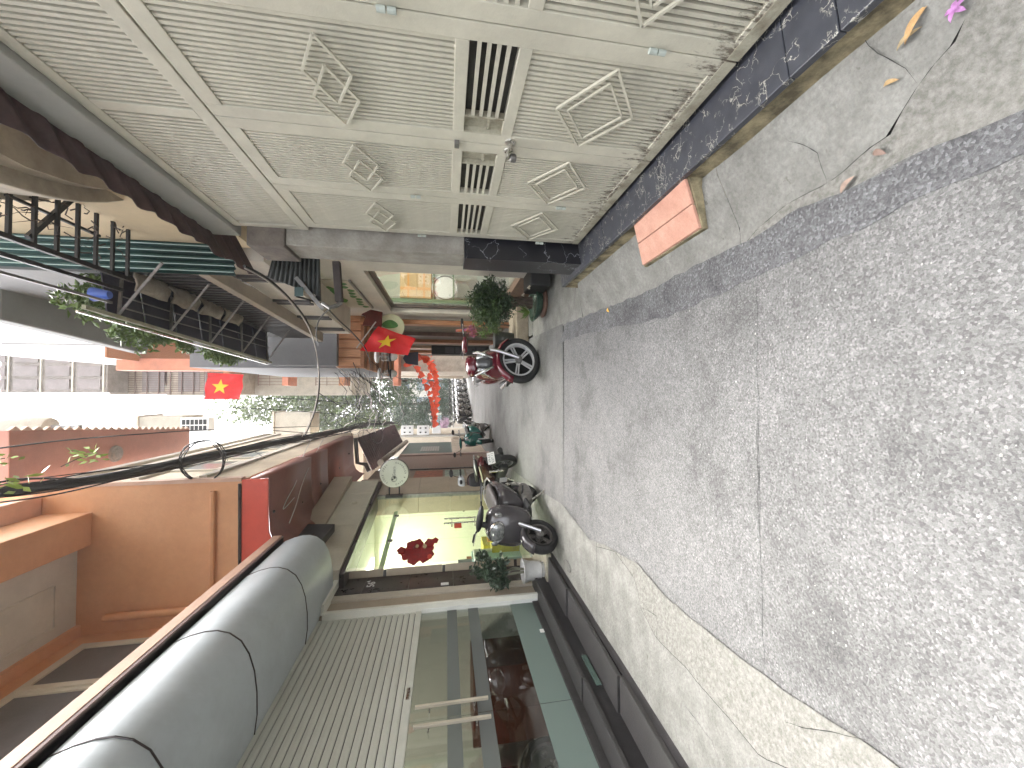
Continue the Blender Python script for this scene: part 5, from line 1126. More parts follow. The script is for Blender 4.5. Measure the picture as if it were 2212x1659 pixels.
    MB().loft([(-.835,.72,.03,.015),(-.80,.70,.075,.04)], 12).build('tail_light', mat('red_lens', (.10,.008,.012), .15, .1, 9), t, smooth=60)
    # hugger, plate
    rf = MB().hexa([(-.80,-.05,.62),(-.80,.05,.62),(-.90,.055,.36),(-.90,-.055,.36),(-.78,-.05,.62),(-.78,.05,.62),(-.885,.055,.36),(-.885,-.055,.36)]).build('rear_mudguard', plastic_b, t, bevel=.004)
    pt2 = MB().box(-.001,.004,-.095,.095,-.07,.07)
    Mp = Matrix.Translation((-.873,0,.53)) @ Matrix.Rotation(.35,4,'Y'); xform(pt2, Mp)
    po = pt2.build('number_plate', mat('white_paint', (0,0,0)), t, bevel=.002)
    if plate:
        for ln_, zz in zip(plate, (.032,-.03)):
            tm = text_mb(ln_, .06, .001); xform(tm, Mp @ frame(Vector((-.004,0,zz)), Vector((0,-1,0)), Z_, Vector((-1,0,0)))); tm.build('plate_lettering', mat('plate_ink', (.12,.13,.14), .6, .1, 9), po)
    # engine, exhaust, shock, stand
    en = MB().loft([(-.66,R,.05,.06),(-.58,R,.07,.10),(-.35,R+.02,.08,.11),(-.15,R+.03,.09,.10),(-.05,R+.05,.06,.07)], 12); xform(en, Matrix.Translation((0,.07,0)))
    smooth_part(en, 'engine', steel_dull, t, 1)
    MB().tube([(-.15,-.10,R-.06),(-.3,-.12,R-.08),(-.42,-.13,R-.02),(-.78,-.15,R+.06)], [.018,.02,.045,.05], 12).build('exhaust', plastic_b, t, smooth=40)
    MB().tube([(-.44,-.135,R+.0),(-.75,-.185,R+.07)], .03, 8).build('heat_shield', alu, t, smooth=40)
    MB().tube([(-.58,.12,R+.02),(-.56,.12,R+.30)], .022, 8).build('shock_absorber', steel, t, smooth=40)
    MB().tube([(-.12,.08,.25),(-.18,.20,.015),(-.13,.24,.012)], .012, 8).build('side_stand', steel, t, smooth=40)
    for s_ in (-1,1): MB().box(-.02,.06,.12*s_-.02 if s_ < 0 else .12, .20*s_ if s_ < 0 else .20+.0, .27, .29).build('footrest', rubber, t) if 0 else MB().tube([(-.24,.12*s_,.34),(-.24,.22*s_,.35)], .014, 6).build('footrest', rubber, t)
    t.location = loc; t.rotation_euler = (lean, 0, head); t.scale = (big, wide*big, big)
    t.rotation_mode = 'ZXY' if 0 else 'XYZ'
    return t
def between(front, rear): f, r_ = Vector(front), Vector(rear); return (f+r_)/2, atan2(f.y-r_.y, f.x-r_.x)
fr_ = at(1206,1165,z=0); rr_ = at(1158,1064,z=0)
p, h = between(fr_, rr_)
grey_sc = scooter('grey_scooter', 'matt dark grey retro scooter with round headlight parked in front of the lit shop', p, h, (.055,.05,.055), 'dark_grey_paint', .245, True, -.2, (.06,.05,.05), -.10, mirror=False, wide=1.4, rimm=mat('dark_rim', (.12,.11,.105), .5, .15, 9, metal=.3))
fr_ = Vector((-2.10,9.05,0)); rr_ = at(1115,998,z=0); p, h = between(fr_, rr_)
white_sc = scooter('maroon_scooter', 'maroon and white scooter seen from behind with white number plate, parked by the column', p, h, (.06,.008,.014), 'maroon_paint', .26, False, -.35, (.02,.02,.022), -.08, big=1.08, plate=('29-L1','537.12'), mirror=True)
for o in white_sc.children:
    if o.name.startswith(('handlebar_cover',)): o.data.materials[0] = mat('cool_white_paint', (.62,.66,.68), .3, .03, 5, coat=.4)
smooth_part(MB().loft([(.20,1.02,.06,.04),(.25,1.04,.15,.075,2.4),(.34,1.05,.17,.08,2.4),(.42,1.03,.08,.05)], 16), 'headset', MATS['cool_white_paint'], white_sc, 1)
smooth_part(MB().loft([(.175,1.05,.03,.022),(.20,1.055,.045,.03),(.23,1.06,.04,.03)], 12), 'dial', plastic_b, white_sc, 1)
for o in white_sc.children:
    if o.name.startswith('engine'): o.data.materials[0] = plastic_b
mb = MB().tube([(.1,.155,.60),(-.2,.175,.66),(-.5,.165,.70),(-.76,.09,.76)], .013, 8).build('side_trim', mat('cream_trim', (.7,.66,.5), .4, .05, 5), white_sc, smooth=40); mb.location = (0,0,0)
mb = MB().tube([(.1,-.155,.60),(-.2,-.175,.66),(-.5,-.165,.70),(-.76,-.09,.76)], .013, 8).build('side_trim', mat('cream_trim', (0,0,0)), white_sc, smooth=40); mb.location = (0,0,0)
fr_ = at(1066,952,z=0); rr_ = fr_+Vector((.35,1.2,0)); p, h = between(fr_, rr_)
green_sc = scooter('green_motorbike', 'small teal green motorbike parked beyond the scooters on the left', p, h, (.01,.13,.11), 'teal_paint', .27, False, .3, None, .08)
fr_ = at(1166,775,z=0)+Vector((0,.06,0)); rr_ = fr_+Vector((-.13,1.30,0)); p, h = between(fr_, rr_)
red_sc = scooter('red_motorbike', 'dark red scooter with large alloy front wheel turned sideways, parked on the right', p, h, (.12,.006,.018), 'dark_red_paint', .30, False, -1.15, None, .08, mirror=False, big=1.12, rimm=mat('silver_wheel', (.62,.62,.63), .35, .04, 9, metal=.25))
# scooter inside the house
inside = scooter('indoor_motorbike', 'black motorbike standing in the dim room behind the glass door', (-3.75,2.95,.25), radians(62), (.012,.012,.013), 'black_gloss', .27, True, 0, None, 0)
_g = mat('dark_grey_panel', (.06,.062,.065), .3, .1, 6, coat=.5)
smooth_part(MB().loft([(.50,.74,.10,.15,2.4,.3),(.57,.78,.085,.13,2.4,.3),(.615,.80,.055,.09,2.2,.3)], 16), 'nose_panel', _g, red_sc, 1)
for s_ in (-1,1): MB().tube([(.60,.05*s_,.66),(.625,.085*s_,.76),(.60,.12*s_,.86),(.54,.13*s_,.92)], [.010,.018,.018,.010], 8).build('chrome_strip', chrome, red_sc, smooth=50)
smooth_part(MB().loft([(.26,.90,.10,.06,2.6,.2),(.34,.93,.14,.10,2.6,.2),(.44,.96,.13,.09,2.4,.2),(.53,.93,.08,.06,2.4,.2)], 16), 'dash_cowl', MATS['dark_red_paint'], red_sc, 1)
# row of bikes at the end of the alley
labs = ['end bike nearest the left wall, last in the row', 'dark motorbike second from the left in the distant row', 'dark motorbike third from the left in the distant row', 'dark motorbike in the middle left of the distant row', 'motorbike in the very middle of the distant row', 'dark motorbike in the middle right of the distant row', 'dark motorbike third from the right in the distant row', 'dark motorbike second from the right in the distant row', 'dark motorbike at the right end of the distant row']
labs += ['motorbike past the right corner of the distant row', 'nearly hidden motorbike at the far right of the distant row', 'farthest motorbike of the distant row, beyond the right corner']
labs = ['leftmost motorbike in the distant parked row'] + [l+' at the alley end' for l in labs[1:]]
base = None
for i in range(12):
    v = 902-i*14.0; yb1 = 22.0+i*1.25; q = Vector((at(1005, v, y=yb1).x, yb1, 0))
    if base is None:
        base = scooter('distant_motorbike', labs[0], q, radians(-90-25), (.03,.03,.035), 'dark_bike_paint', .28, False, .2, None, -.08, group='motorbikes parked across the end of the alley')
    else:
        c_ = copy_thing(base, q, radians(-90-25+random.uniform(-6,6)), labs[i]); c_.rotation_euler.x = -.08
# second row just behind, seen only as handlebars
for i in range(8):
    yb1 = 23.6+i*1.3; q = Vector((at(1005, 895-i*14.0, y=yb1).x, yb1, 0))
    c_ = copy_thing(base, q, radians(-110+random.uniform(-8,8)), labs[i].replace('distant', 'rear distant'))
# ================================================================== PLANTS ON THE GROUND
bp_ = at(1176,652,z=0); bp_ = Vector((bp_.x-.02, bp_.y+.0, 0))
bon = thing('bonsai_bush', 'dense green bush on a gnarled trunk in a wide green glazed pot on the right', 'potted plant', (bp_.x, bp_.y, 0))
potg = mat('green_glaze', (.06,.11,.08), .25, .2, 6)
MB().lathe([(.13,.04),(.20,.07),(.25,.13),(.26,.155),(.28,.165),(.28,.185),(.24,.185),(.22,.15),(.001,.14)], (bp_.x,bp_.y,0), 28).build('pot', potg, bon, smooth=40)
MB().lathe([(.001,.0),(.20,.0),(.22,.03),(.17,.055),(.001,.055)], (bp_.x,bp_.y,0), 20).build('saucer', mat('clay_saucer', (.25,.15,.11), .8, .15, 8), bon, smooth=40)
random.seed(11)
for k in range(7):
    a = k*.9; MB().tube([(bp_.x+.07*cos(a), bp_.y+.07*sin(a), .19), (bp_.x+.04*cos(a+.6), bp_.y+.04*sin(a+.6), .36), (bp_.x+.08*cos(a+1.2), bp_.y+.08*sin(a+1.2), .55), (bp_.x+.25*cos(a+1.5), bp_.y+.25*sin(a+1.5), .78)], [.03,.022,.016,.006], 7).build('trunk', bark, bon, smooth=50)
leaves(MB(), (bp_.x-.02, bp_.y-.05, .80), (.36,.36,.34), 4200, .05, 20, 21).build('foliage', leafd, bon, kind='stuff')
leaves(MB(), (bp_.x-.12, bp_.y-.10, .92), (.36,.34,.30), 2600, .05, 18, 22, .3).build('foliage', leafm, bon, kind='stuff')
lf_ = MB()
for k in range(14):
    a = k*2.4; c = Vector((bp_.x-.17, bp_.y-.1, .24)); t = Vector((cos(a)*.12, sin(a)*.12, .10+.04*(k % 3))); sd_ = Vector((-sin(a), cos(a), 0))*.022
    lf_.add([c, c+t*.6+sd_, c+t, c+t*.6-sd_], [(0,1,2),(0,2,3)])
lf_.build('low_leaves', leafm2, bon)
bn2 = thing('back_bush', 'pale leafed shrub spilling left behind the red scooter and dark grey planter', 'shrub', (at(1085,720,y=7).x, 7.0, 0))
q = at(1050,700,y=6.9); leaves(MB(), q, (.30,.3,.28), 900, .055, 10, 33, .2).build('foliage', leafm2, bn2, kind='stuff')
MB().tube([(q.x,7,.3),(q.x+.03,7,.6),(q.x,7,q.z)], .015, 6).build('stem', bark, bn2)
qp = at(1085,735,y=7.1); MB().lathe([(.14,.22),(.17,.55),(.18,.58),(.15,.58)], (qp.x, 7.1, 0), 18).build('ribbed_planter', mat('dark_ribbed', (.06,.065,.06), .6, .2, 9), bn2, smooth=40)
blk = tag(MB().box(qp.x-.22, 1.72, 6.75, 7.6, 0, .22).build('stone_block', mat('tan_stone_block', (.45,.38,.29), .8, .15, 5), bevel=.015), 'tan stone block step beneath the dark planter on the right', 'stone block')
tag(leaves(MB().tube([at(1000,715,y=8.2)+Vector((0,0,.15)), at(1015,712,y=8.2)], .03, 6), at(1020,710,y=8.2), (.16,.12,.12), 200, .07, 5, 44).build('purple_bouquet', mat('purple_orange_petals', (.25,.08,.28), .6, .4, 14, c2=(.5,.16,.05))), 'bunch of purple and orange flowers behind the bush on the right', 'flowers')
bch = thing('black_bin', 'low black container on little feet tucked behind the green pot', 'bin', (1.6,5.4,0))
MB().box(1.45,1.70,5.0,5.5,.06,.34).build('tub', plastic_b, bch, bevel=.02)
for y in (5.05,5.45): MB().tube([(1.45,y,.34),(1.42,y,.37),(1.42,y+.03,.34)], .012, 6).build('handle', cream, bch)
# white pot with a shrub at the left
lp = at(1176,1230,z=.09); lp = Vector((lp.x, lp.y, .09))
print('pot L', lp)
pot = thing('white_pot_shrub', 'small leafy shrub in an off white fluted plastic pot on the step by the shop', 'potted plant', tuple(lp))
whp = mat('pot_white', (.62,.62,.62), .5, .08, 12, .2, 60)
MB().lathe([(.095,0),(.105,.035),(.085,.05),(.09,.06),(.118,.06),(.122,.07),(.118,.08),(.13,.22),(.155,.30),(.165,.31),(.155,.32),(.14,.30),(.12,.28),(.001,.28)], tuple(lp), 26).build('pot', whp, pot, smooth=30)
random.seed(4)
for k in range(9):
    a = random.uniform(0,6.3); MB().tube([lp+Vector((.03*cos(a),.03*sin(a),.28)), lp+Vector((.06*cos(a),.06*sin(a),.44)), lp+Vector((.03*cos(a)-.02,.05*sin(a),.58)), lp+Vector((.12*cos(a),.12*sin(a)-.03,.80))], [.008,.007,.006,.003], 6).build('stem', mat('grey_stem', (.25,.25,.19), .7, .15, 9), pot, smooth=50)
lm2 = mat('grey_green_leaf', (.06,.10,.06), .4, .4, 8, c2=(.03,.05,.03))
leaves(MB(), lp+Vector((-.0,-.04,.74)), (.22,.24,.22), 760, .072, 9, 51, 0, 1.6).build('foliage', lm2, pot, kind='stuff')
leaves(MB(), lp+Vector((.08,.16,.86)), (.20,.26,.18), 300, .062, 6, 52, 0, 1.6).build('foliage', lm2, pot, kind='stuff')
# ================================================================== FLAGS, LANTERNS, BUNTING
def flag(name, lab, y, pts, star_c, star_r, group, tilt=.0):
    """pts: pixel corners, hoist top, fly top, fly bottom, hoist bottom"""
    t = thing(name, lab, 'flag', at(*pts[0], y=y), group)
    c = [at(u, v, y=y) for u, v in pts]; N, M_ = 16, 10; vs = []
    for i in range(N+1):
        for j in range(M_+1):
            a, b = i/N, j/M_; q = c[0].lerp(c[1], a).lerp(c[3].lerp(c[2], a), b); q.y += .07*sin(a*7+b*2)*a+.05*sin(b*9+a*3); vs.append(q)
    rf_ = mat('flag_red', (.72,.015,.02), .65, .06, 5)
    o = MB().add(vs, [(i*(M_+1)+j, (i+1)*(M_+1)+j, (i+1)*(M_+1)+j+1, i*(M_+1)+j+1) for i in range(N) for j in range(M_)]).build('cloth', rf_, t, smooth=80)
    sc2 = at(*star_c, y=y); rr = (at(star_c[0]+star_r, star_c[1], y=y)-sc2).length; w_ = (c[1]-c[0]).normalized(); hh_ = (c[0]-c[3]).normalized()
    st2 = [sc2+(w_*cos(pi/2+k*pi/5)+hh_*sin(pi/2+k*pi/5))*(rr if k % 2 == 0 else rr*.4) for k in range(10)]
    def pushed(q): q = q.copy(); q.y -= .10; return q
    MB().prism([pushed(q) for q in st2], (0,.004,0)).build('star', mat('flag_yellow', (.85,.55,.02), .6, .04, 5), t)
    return t
f1 = flag('red_flag', 'large red flag with yellow star draped from a short pole on the right', 8.0, [(777,757),(816,704),(898,731),(881,767)], (836,740), 19, 'red star flags')
MB().bar(at(770,752,y=8.0), at(812,695,y=8.02), .02).build('pole', mat('pale_pole', (.6,.55,.5), .5, .1, 9), f1)
f2 = flag('red_flag', 'smaller red flag with yellow star hanging high by the sunlit balconies', 14.5, [(448,805),(525,809),(517,862),(440,863)], (479,836), 19, 'red star flags')
MB().bar(at(440,862,y=14.5), at(450,770,y=14.5), .03).build('pole', steel_dull, f2)
lan_lab = ['white wall lantern nearer the flag, under the wooden overhang', 'white wall lantern farther along, hanging over the alley']
l0 = None
for i, (u, v, y) in enumerate(((838,770,8.6),(840,807,10.2))):
    q = at(u, v, y=y); 
    if l0 is None:
        l0 = thing('wall_lantern', lan_lab[0], 'lantern', tuple(q), 'white wall lanterns')
        gw = mat('milk_glass', (.72,.72,.7), .3, .05, 5)
        MB().lathe([(.03,-.20),(.08,-.16),(.10,-.09),(.09,-.07),(.001,-.07)], tuple(q), 18).build('lower_bowl', gw, l0, smooth=40)
        MB().lathe([(.10,-.065),(.115,-.05),(.115,-.03),(.09,-.02)], tuple(q), 18).build('collar', black_m, l0, smooth=40)
        MB().lathe([(.085,-.02),(.09,.14),(.07,.15)], tuple(q), 14).build('lantern_glass', glass_mat('lantern_clear', (.85,.85,.82), .15), l0, smooth=40)
        MB().lathe([(.14,.20),(.15,.225),(.12,.26),(.001,.275)], tuple(q), 20).build('lid', gw, l0, smooth=40)
        MB().tube([q+Vector((0,0,.15)), q+Vector((0,0,.21))], .02, 8).build('stem', alu, l0)
        MB().bar(q+Vector((0,.02,.0)), q+Vector((.45,.10,.05)), .03).build('bracket', black_m, l0)
        org = q
    else: copy_thing(l0, tuple(q), 0, lan_lab[1])
# red paper hearts and lanterns strung over the far alley
bun = thing('red_bunting', 'strings of small red paper hearts and lanterns hung across the far end of the alley', 'bunting', (0,20,3))
heart = [Vector((.16*sin(a)**3, 0, .13*cos(a)-.05*cos(2*a)-.02*cos(3*a))) for a in [2*pi*k/14 for k in range(14)]]
hm_ = mesh_of(MB().prism(heart, (0,.02,0)), mat('bunting_red', (.85,.10,.035), .6, .12, 3)); random.seed(9)
sp_ = [((880,770),(935,916),17.5,11),((925,766),(932,912),19,12),((905,768),(934,905),20.5,9),((875,785),(900,770),16,4),((915,775),(933,850),18.2,10),((893,768),(915,775),17,5)]
for (a, b, y, n) in sp_:
    A, B_ = at(*a, y=y), at(*b, y=y); pp = []
    for k in range(n+1):
        t = k/n; q = A.lerp(B_, t); q.z -= .25*sin(pi*t)*(1 if n > 8 else .3); pp.append(q)
    MB().tube(pp, .008, 4).build('string', cable_m, bun)
    for k, q in enumerate(pp):
        s_ = random.uniform(.75,1.35); piece(hm_, 'paper_heart', bun, q-Vector((0,0,.1)), (random.uniform(-.2,.2), random.uniform(-.5,.5), random.uniform(-.6,.6)), (s_,s_,s_))
# black display stand and blue umbrella shape
q0, q1 = at(932,746,y=11), at(1008,766,y=11)
bsd = thing('black_stand', 'tall narrow black cabinet stand at the foot of the orange house', 'stand', (q0.x,11,0))
MB().box(q1.x, q0.x, 11, 11.3, .25, q0.z).build('case', plastic_b, bsd, bevel=.01)
for k in range(4): MB().box(q1.x+.04, q0.x-.04, 10.98, 10.999, .35+k*.3, .6+k*.3).build('panel', mat('charcoal', (.05,.05,.055), .3, .2, 6), bsd)
nf = at(888,774,y=9.8); tag(MB().prism([nf+Vector(p) for p in ((-.17,0,-.17),(.17,0,-.17),(.13,0,.12),(.0,0,.2),(-.13,0,.12))], (0,.05,0)).build('navy_banner', navy), 'small dark navy pennant hanging under the near lantern', 'pennant')
q = at(803,690,y=8.1); tag(MB().prism([q+Vector(p) for p in ((-.14,0,-.18),(.16,0,-.2),(.2,0,.02),(.1,0,.2),(.05,0,.12),(-.12,0,.18))], (0,.08,0)).build('brown_pouch', mat('red_brown_cloth', (.17,.035,.025), .8, .2, 6)), 'dark red brown cloth pouch hanging above the flag', 'cloth')
rsg = thing('leaf_sign', 'round cream sign with a green leaf painted on it, half hidden by the flag', 'sign', tuple(at(845,706,y=8.3)))
q = at(845,706,y=8.3); MB().lathe([(.001,-.03),(.26,-.03),(.27,0),(.26,.03),(.001,.03)], tuple(q), 28, 'y').build('disc', mat('cream_sign', (.62,.62,.42), .5, .05, 5), rsg, smooth=30)
MB().prism([q+Vector((.05+.09*cos(a), -.034, .02+.16*sin(a)*(1-.3*cos(a)))) for a in [2*pi*k/14 for k in range(14)]], (0,-.004,0)).build('leaf_print', gl_, rsg)
# ================================================================== CABLES
cbl = thing('cable_bundle', 'thick black bundle of power and telephone cables sagging along the left fronts', 'cable bundle', (-1,5,5))
path = [(-40,1072),(0,1063),(150,1044),(300,1018),(430,990),(540,968),(640,949),(700,938),(760,925),(800,917),(850,914)]
xp = [-.95]*7+[-1.02,-1.12,-1.25,-1.45]
cp = [at(u, v, x=x_) for (u, v), x_ in zip(path, xp)]
def spline(P, k=6):
    out = []; n = len(P)
    for i in range(n-1):
        p0, p1, p2, p3 = P[max(i-1,0)], P[i], P[i+1], P[min(i+2,n-1)]
        for j in range(k):
            t = j/k; out.append(.5*((2*p1)+(-p0+p2)*t+(2*p0-5*p1+4*p2-p3)*t*t+(-p0+3*p1-3*p2+p3)*t**3))
    return out+[P[-1]]
cs = spline(cp); random.seed(12)
for k in range(30):
    a0 = random.uniform(0,6.28); rr = .052*sqrt(random.random()); ph = random.uniform(0,6.28); fq = random.uniform(.12,.3); rg = random.uniform(.005,.012); am = random.uniform(0,.02) if k < 22 else random.uniform(.02,.10)
    pts = [q+Vector((rr*cos(a0+i*fq*.6)+am*sin(ph+i*fq), 0, rr*sin(a0+i*fq*.6)+am*cos(ph*2+i*fq*1.3))) for i, q in enumerate(cs)]
    MB().tube(pts, rg, 5).build('strand', cable_m, cbl, smooth=60)
MB().tube(cs, [.048]*len(cs), 10).build('core', cable_m, cbl, smooth=60)
# coil and loops hung on the bundle
qc = at(439,996,x=-.93); 
coil = thing('cable_coil', 'round coil of spare black cable hung on the bundle', 'cable coil', tuple(qc))
for k in range(4):
    R2 = .27+.007*k; MB().tube([qc+Vector((R2*cos(a), .05*sin(2*a+k), R2*sin(a)*.97)) for a in [2*pi*j/30 for j in range(30)]], .007, 6, closed=True).build('loop', cable_m, coil, smooth=60)
wires = [
 ('drooping black and white cable pair crossing the alley from the gate pillar', [(528,575,3.7,0),(575,600,4.1,0),(625,645,4.7,0),(665,700,5.6,0),(682,760,6.6,0),(690,830,7.6,0),(680,890,8.4,0),(655,950,9.0,0)], .013, 'black'),
 ('pale cable lying beside the drooping black pair', [(530,580,3.72,0),(577,606,4.12,0),(628,652,4.72,0),(667,708,5.62,0),(684,765,6.62,0),(688,832,7.62,0),(676,893,8.42,0),(650,948,9.0,0)], .008, 'pale'),
 ('thin cable curving down past the leaf board towards the flag', [(640,640,4.2,0),(697,660,4.6,0),(735,695,5.6,0),(762,720,6.4,0),(790,755,7.6,0),(800,790,9.5,0),(800,830,12,0),(830,890,15,0)], .010, 'black'),
 ('loose cable looping from the hood past the beige beam', [(735,655,4.0,0),(715,665,4.3,0),(690,690,5.0,0),(683,720,5.6,0),(688,745,6.2,0)], .008, 'black'),
 ('pale wire dropping from the bundle over the red brown soffit', [(672,950,8.5,0),(655,985,7.8,0),(640,1040,7.0,0),(622,1075,6.6,0),(612,1100,6.4,0),(636,1075,6.8,0)], .006, 'pale'),
 ('second pale wire slanting over the red brown soffit', [(700,945,9,0),(672,1000,7.8,0),(655,1040,7.2,0),(640,1090,6.6,0),(625,1130,6.3,0)], .007, 'pale'),
 ('thin wire stretched from the orange wall along the upper left', [(0,1085,4.2,0),(120,1068,4.8,0),(260,1035,5.6,0),(420,990,6.8,0),(560,968,8.5,0)], .008, 'black'),
 ('faint wire crossing the white sky gap lengthwise', [(390,875,9,0),(500,880,10,0),(640,888,12,0),(800,900,15,0)], .008, 'black'),
 ('sagging wire above the terracotta soffit', [(0,968,4.5,0),(150,950,5.2,0),(300,938,6.2,0),(420,930,7.2,0),(560,925,9,0),(700,920,12,0)], .008, 'black'),
 ('loop of thin wire hanging below the bundle near the cream wall', [(500,975,8,0),(490,990,7.8,0),(510,1020,7.4,0),(560,1035,7.2,0),(590,1025,7.4,0),(585,1000,7.8,0),(550,975,8,0)], .005, 'black'),
 ('tangled wire between the meters and the far trees', [(800,790,13,0),(815,840,14,0),(840,880,15.5,0),(850,905,17,0)], .012, 'black'),
 ('far wire slanting down to the meter pole', [(690,850,11,0),(740,880,13,0),(790,905,15,0),(860,915,18,0)], .012, 'black'),
 ('low sagging wire strung before the distant trees', [(770,800,12,0),(830,805,14,0),(880,830,16,0),(875,870,17,0),(860,910,18,0)], .010, 'black'),
 ('upper thin wire through the distant tree crowns', [(560,860,12,0),(640,862,13,0),(720,868,15,0),(800,880,17,0)], .010, 'black'),
 ('taut wire to the beige rooftop block', [(590,930,12,0),(690,935,13,0),(770,925,15,0),(850,918,17,0)], .010, 'black')]
pale_c = mat('pale_cable', (.55,.5,.46), .5, .1, 9)
for lab, pts, r, kind in wires:
    P = spline([at(u, v, y=y) for u, v, y, _ in pts], 5)
    tag(MB().tube(P, r, 6).build('cable', cable_m if kind == 'black' else pale_c, smooth=60), lab, 'cable')
tg = thing('tangled_wires', 'tangle of thin drooping wires strung between the right house and the meter pole', 'wires', (0,12,4))
random.seed(31)
for k in range(26):
    a = at(random.uniform(690,800), random.uniform(745,805), y=random.uniform(8.5,12)); b = at(random.uniform(700,868), random.uniform(905,935), y=random.uniform(10,17)); sg2 = random.uniform(.1,.9)
    pts = [a.lerp(b, j/16)-Vector((0,0,sg2*4*(j/16)*(1-j/16)))+Vector((0,0,.05*sin(j*1.7+k))) for j in range(17)]
    MB().tube(pts, random.uniform(.004,.009), 5).build('wire', cable_m if k % 4 else pale_c, tg, smooth=60)
for k in range(10):
    c_ = at(random.uniform(690,860), random.uniform(905,945), y=random.uniform(9.5,12)); r_ = random.uniform(.08,.28); ph = random.uniform(0,6)
    MB().tube([c_+Vector((r_*cos(a), r_*.5*cos(a+ph), r_*sin(a)*.8)) for a in [2*pi*j/20 for j in range(20)]], .006, 5, closed=True).build('wire', cable_m, tg, smooth=60)
# ================================================================== VINE LEAVES near the bundle, fallen leaves
for (u, v, x_, n, lab) in ((190,985,-.8,26,'sprig of bright green leaves growing against the terracotta soffit'),(10,990,-.8,22,'bright green leaves at the left edge beside the cables'),(30,1040,-.8,22,'green leaves poking out under the cable bundle')):
    q = at(u, v, x=x_); t = thing('leafy_sprig', lab, 'plant sprig', tuple(q), 'sprigs growing among the cables')
    rnd = random.Random(u); MB().tube([q+Vector((-.05,-.5,-.12)), q+Vector((0,-.2,-.05)), q], .006, 5).build('stem', bark, t)
    for k in range(n):
        a = q+Vector((rnd.uniform(-.10,.10), rnd.uniform(-.25,.25), rnd.uniform(-.10,.12))); d = Vector((rnd.uniform(-.5,.5), rnd.uniform(-1,.2), rnd.uniform(-.7,.7))).normalized()*rnd.uniform(.09,.15); s_ = d.orthogonal().normalized()*.022
        MB().add([a, a+d*.4+s_, a+d, a+d*.4-s_], [(0,1,2),(0,2,3)]).build('leaf', mat('bright_leaf', (.30,.42,.06), .5, .2, 9), t)
def leafshape(c, L_, W, ang, lift=.01):
    c = Vector(c); t = Vector((cos(ang), sin(ang), 0)); s_ = Vector((-sin(ang), cos(ang), 0)); N = 7; vs = []
    for i in range(N+1):
        a = i/N; w_ = W*sin(pi*a)**.7; z = lift*sin(pi*a)
        vs += [c+t*(a-.5)*L_+s_*w_*.5+Vector((0,0,z+.003)), c+t*(a-.5)*L_+Vector((0,0,z)), c+t*(a-.5)*L_-s_*w_*.5+Vector((0,0,z+.003))]
    fs = [(i*3+j, i*3+j+1, (i+1)*3+j+1, (i+1)*3+j) for i in range(N) for j in range(2)]
    return MB().add(vs, fs)
for (u, v, L_, W, ang, col, lab) in ((1985,52,.09,.024,-.75,(.58,.36,.16),'long tan fallen leaf near the marble step, largest on the pavement'),(1968,85,.065,.016,-1.35,(.45,.35,.2),'thin olive brown fallen leaf crossing the long tan one'),(1930,180,.045,.015,1.3,(.62,.42,.2),'short tan fallen leaf in the middle of the right pavement'),(1835,400,.065,.022,-.9,(.42,.30,.24),'curled dry brown leaf at the edge of the dark asphalt'),(1317,669,.05,.035,.3,(.85,.5,.08),'tiny yellow leaf on the asphalt edge past the gate'),(1905,330,.05,.02,.9,(.3,.2,.16),'small dark dry leaf on the rough kerb strip')):
    q = onp(u, v, pr); q.z += .006
    tag(leafshape(q, L_, W, ang, .015).build('fallen_leaf', mat('dry_leaf_%d' % u, col, .7, .2, 20), smooth=60), lab, 'leaf', 'fallen leaves')
q = onp(2075,22,pr)
pf_ = MB()
for k in range(5): 
    a = k*1.3; pf_.v and None; L2 = leafshape(q+Vector((.012*cos(a), .012*sin(a), .01)), .03, .013, a, .010); pf_.add(L2.v, L2.f)
tag(pf_.build('pink_flower', mat('mauve_petal', (.5,.22,.5), .6, .2, 20), smooth=60), 'small crumpled mauve flower on the pavement at the top right', 'flower')
# loose chips of stone on the lane
random.seed(21); chip_m = mat('pale_chip', (.55,.54,.5), .8, .2, 9); cm = MB()
for k in range(160):
    u = random.uniform(1300,2200); v = random.uniform(560,1600); q = at(u, v, z=0)
    if -1.15 < q.x < .7 and q.y < 4.6: r_ = random.uniform(.0018,.0045); cm.add([q+Vector((r_*cos(a)*1.3, r_*sin(a), .0)) for a in (0,1.3,2.5,3.9,5.2)]+[q+Vector((0,0,r_*.9))], [(0,1,5),(1,2,5),(2,3,5),(3,4,5),(4,0,5)])
o = cm.build('stone_chips', chip_m); o['kind'] = 'stuff'; tag(o, 'loose pale stone chips scattered on the asphalt', 'stone chips')
# ================================================================== FAR END: street, trees, building
def tree(name, lab, x, y, h, rr, m, n, sz, seed, grp='trees past the end of the alley'):
    t = thing(name, lab, 'tree', (x, y, 0), grp); rnd = random.Random(seed)
    lean_ = rnd.uniform(-.4,.4)
    MB().tube([(x,y,0),(x+lean_*.3,y,h*.3),(x+lean_,y,h*.6),(x+lean_*1.4,y,h*.9)], [.2,.15,.1,.04], 8).build('trunk', bark, t, smooth=50)
    for k in range(7):
        a = rnd.uniform(0,6.28); z = h*rnd.uniform(.35,.75); MB().tube([(x+lean_*z/h,y,z),(x+cos(a)*rr*.4,y+sin(a)*rr*.4,z+rr*.35),(x+cos(a)*rr*.85,y+sin(a)*rr*.85,z+rr*.6)], [.06,.04,.015], 6).build('limb', bark, t, smooth=50)
    leaves(MB(), (x+lean_,y,h*.72), (rr,rr,h*.36), n, sz, 22, seed, .1, 1.7).build('crown', m, t, kind='stuff')
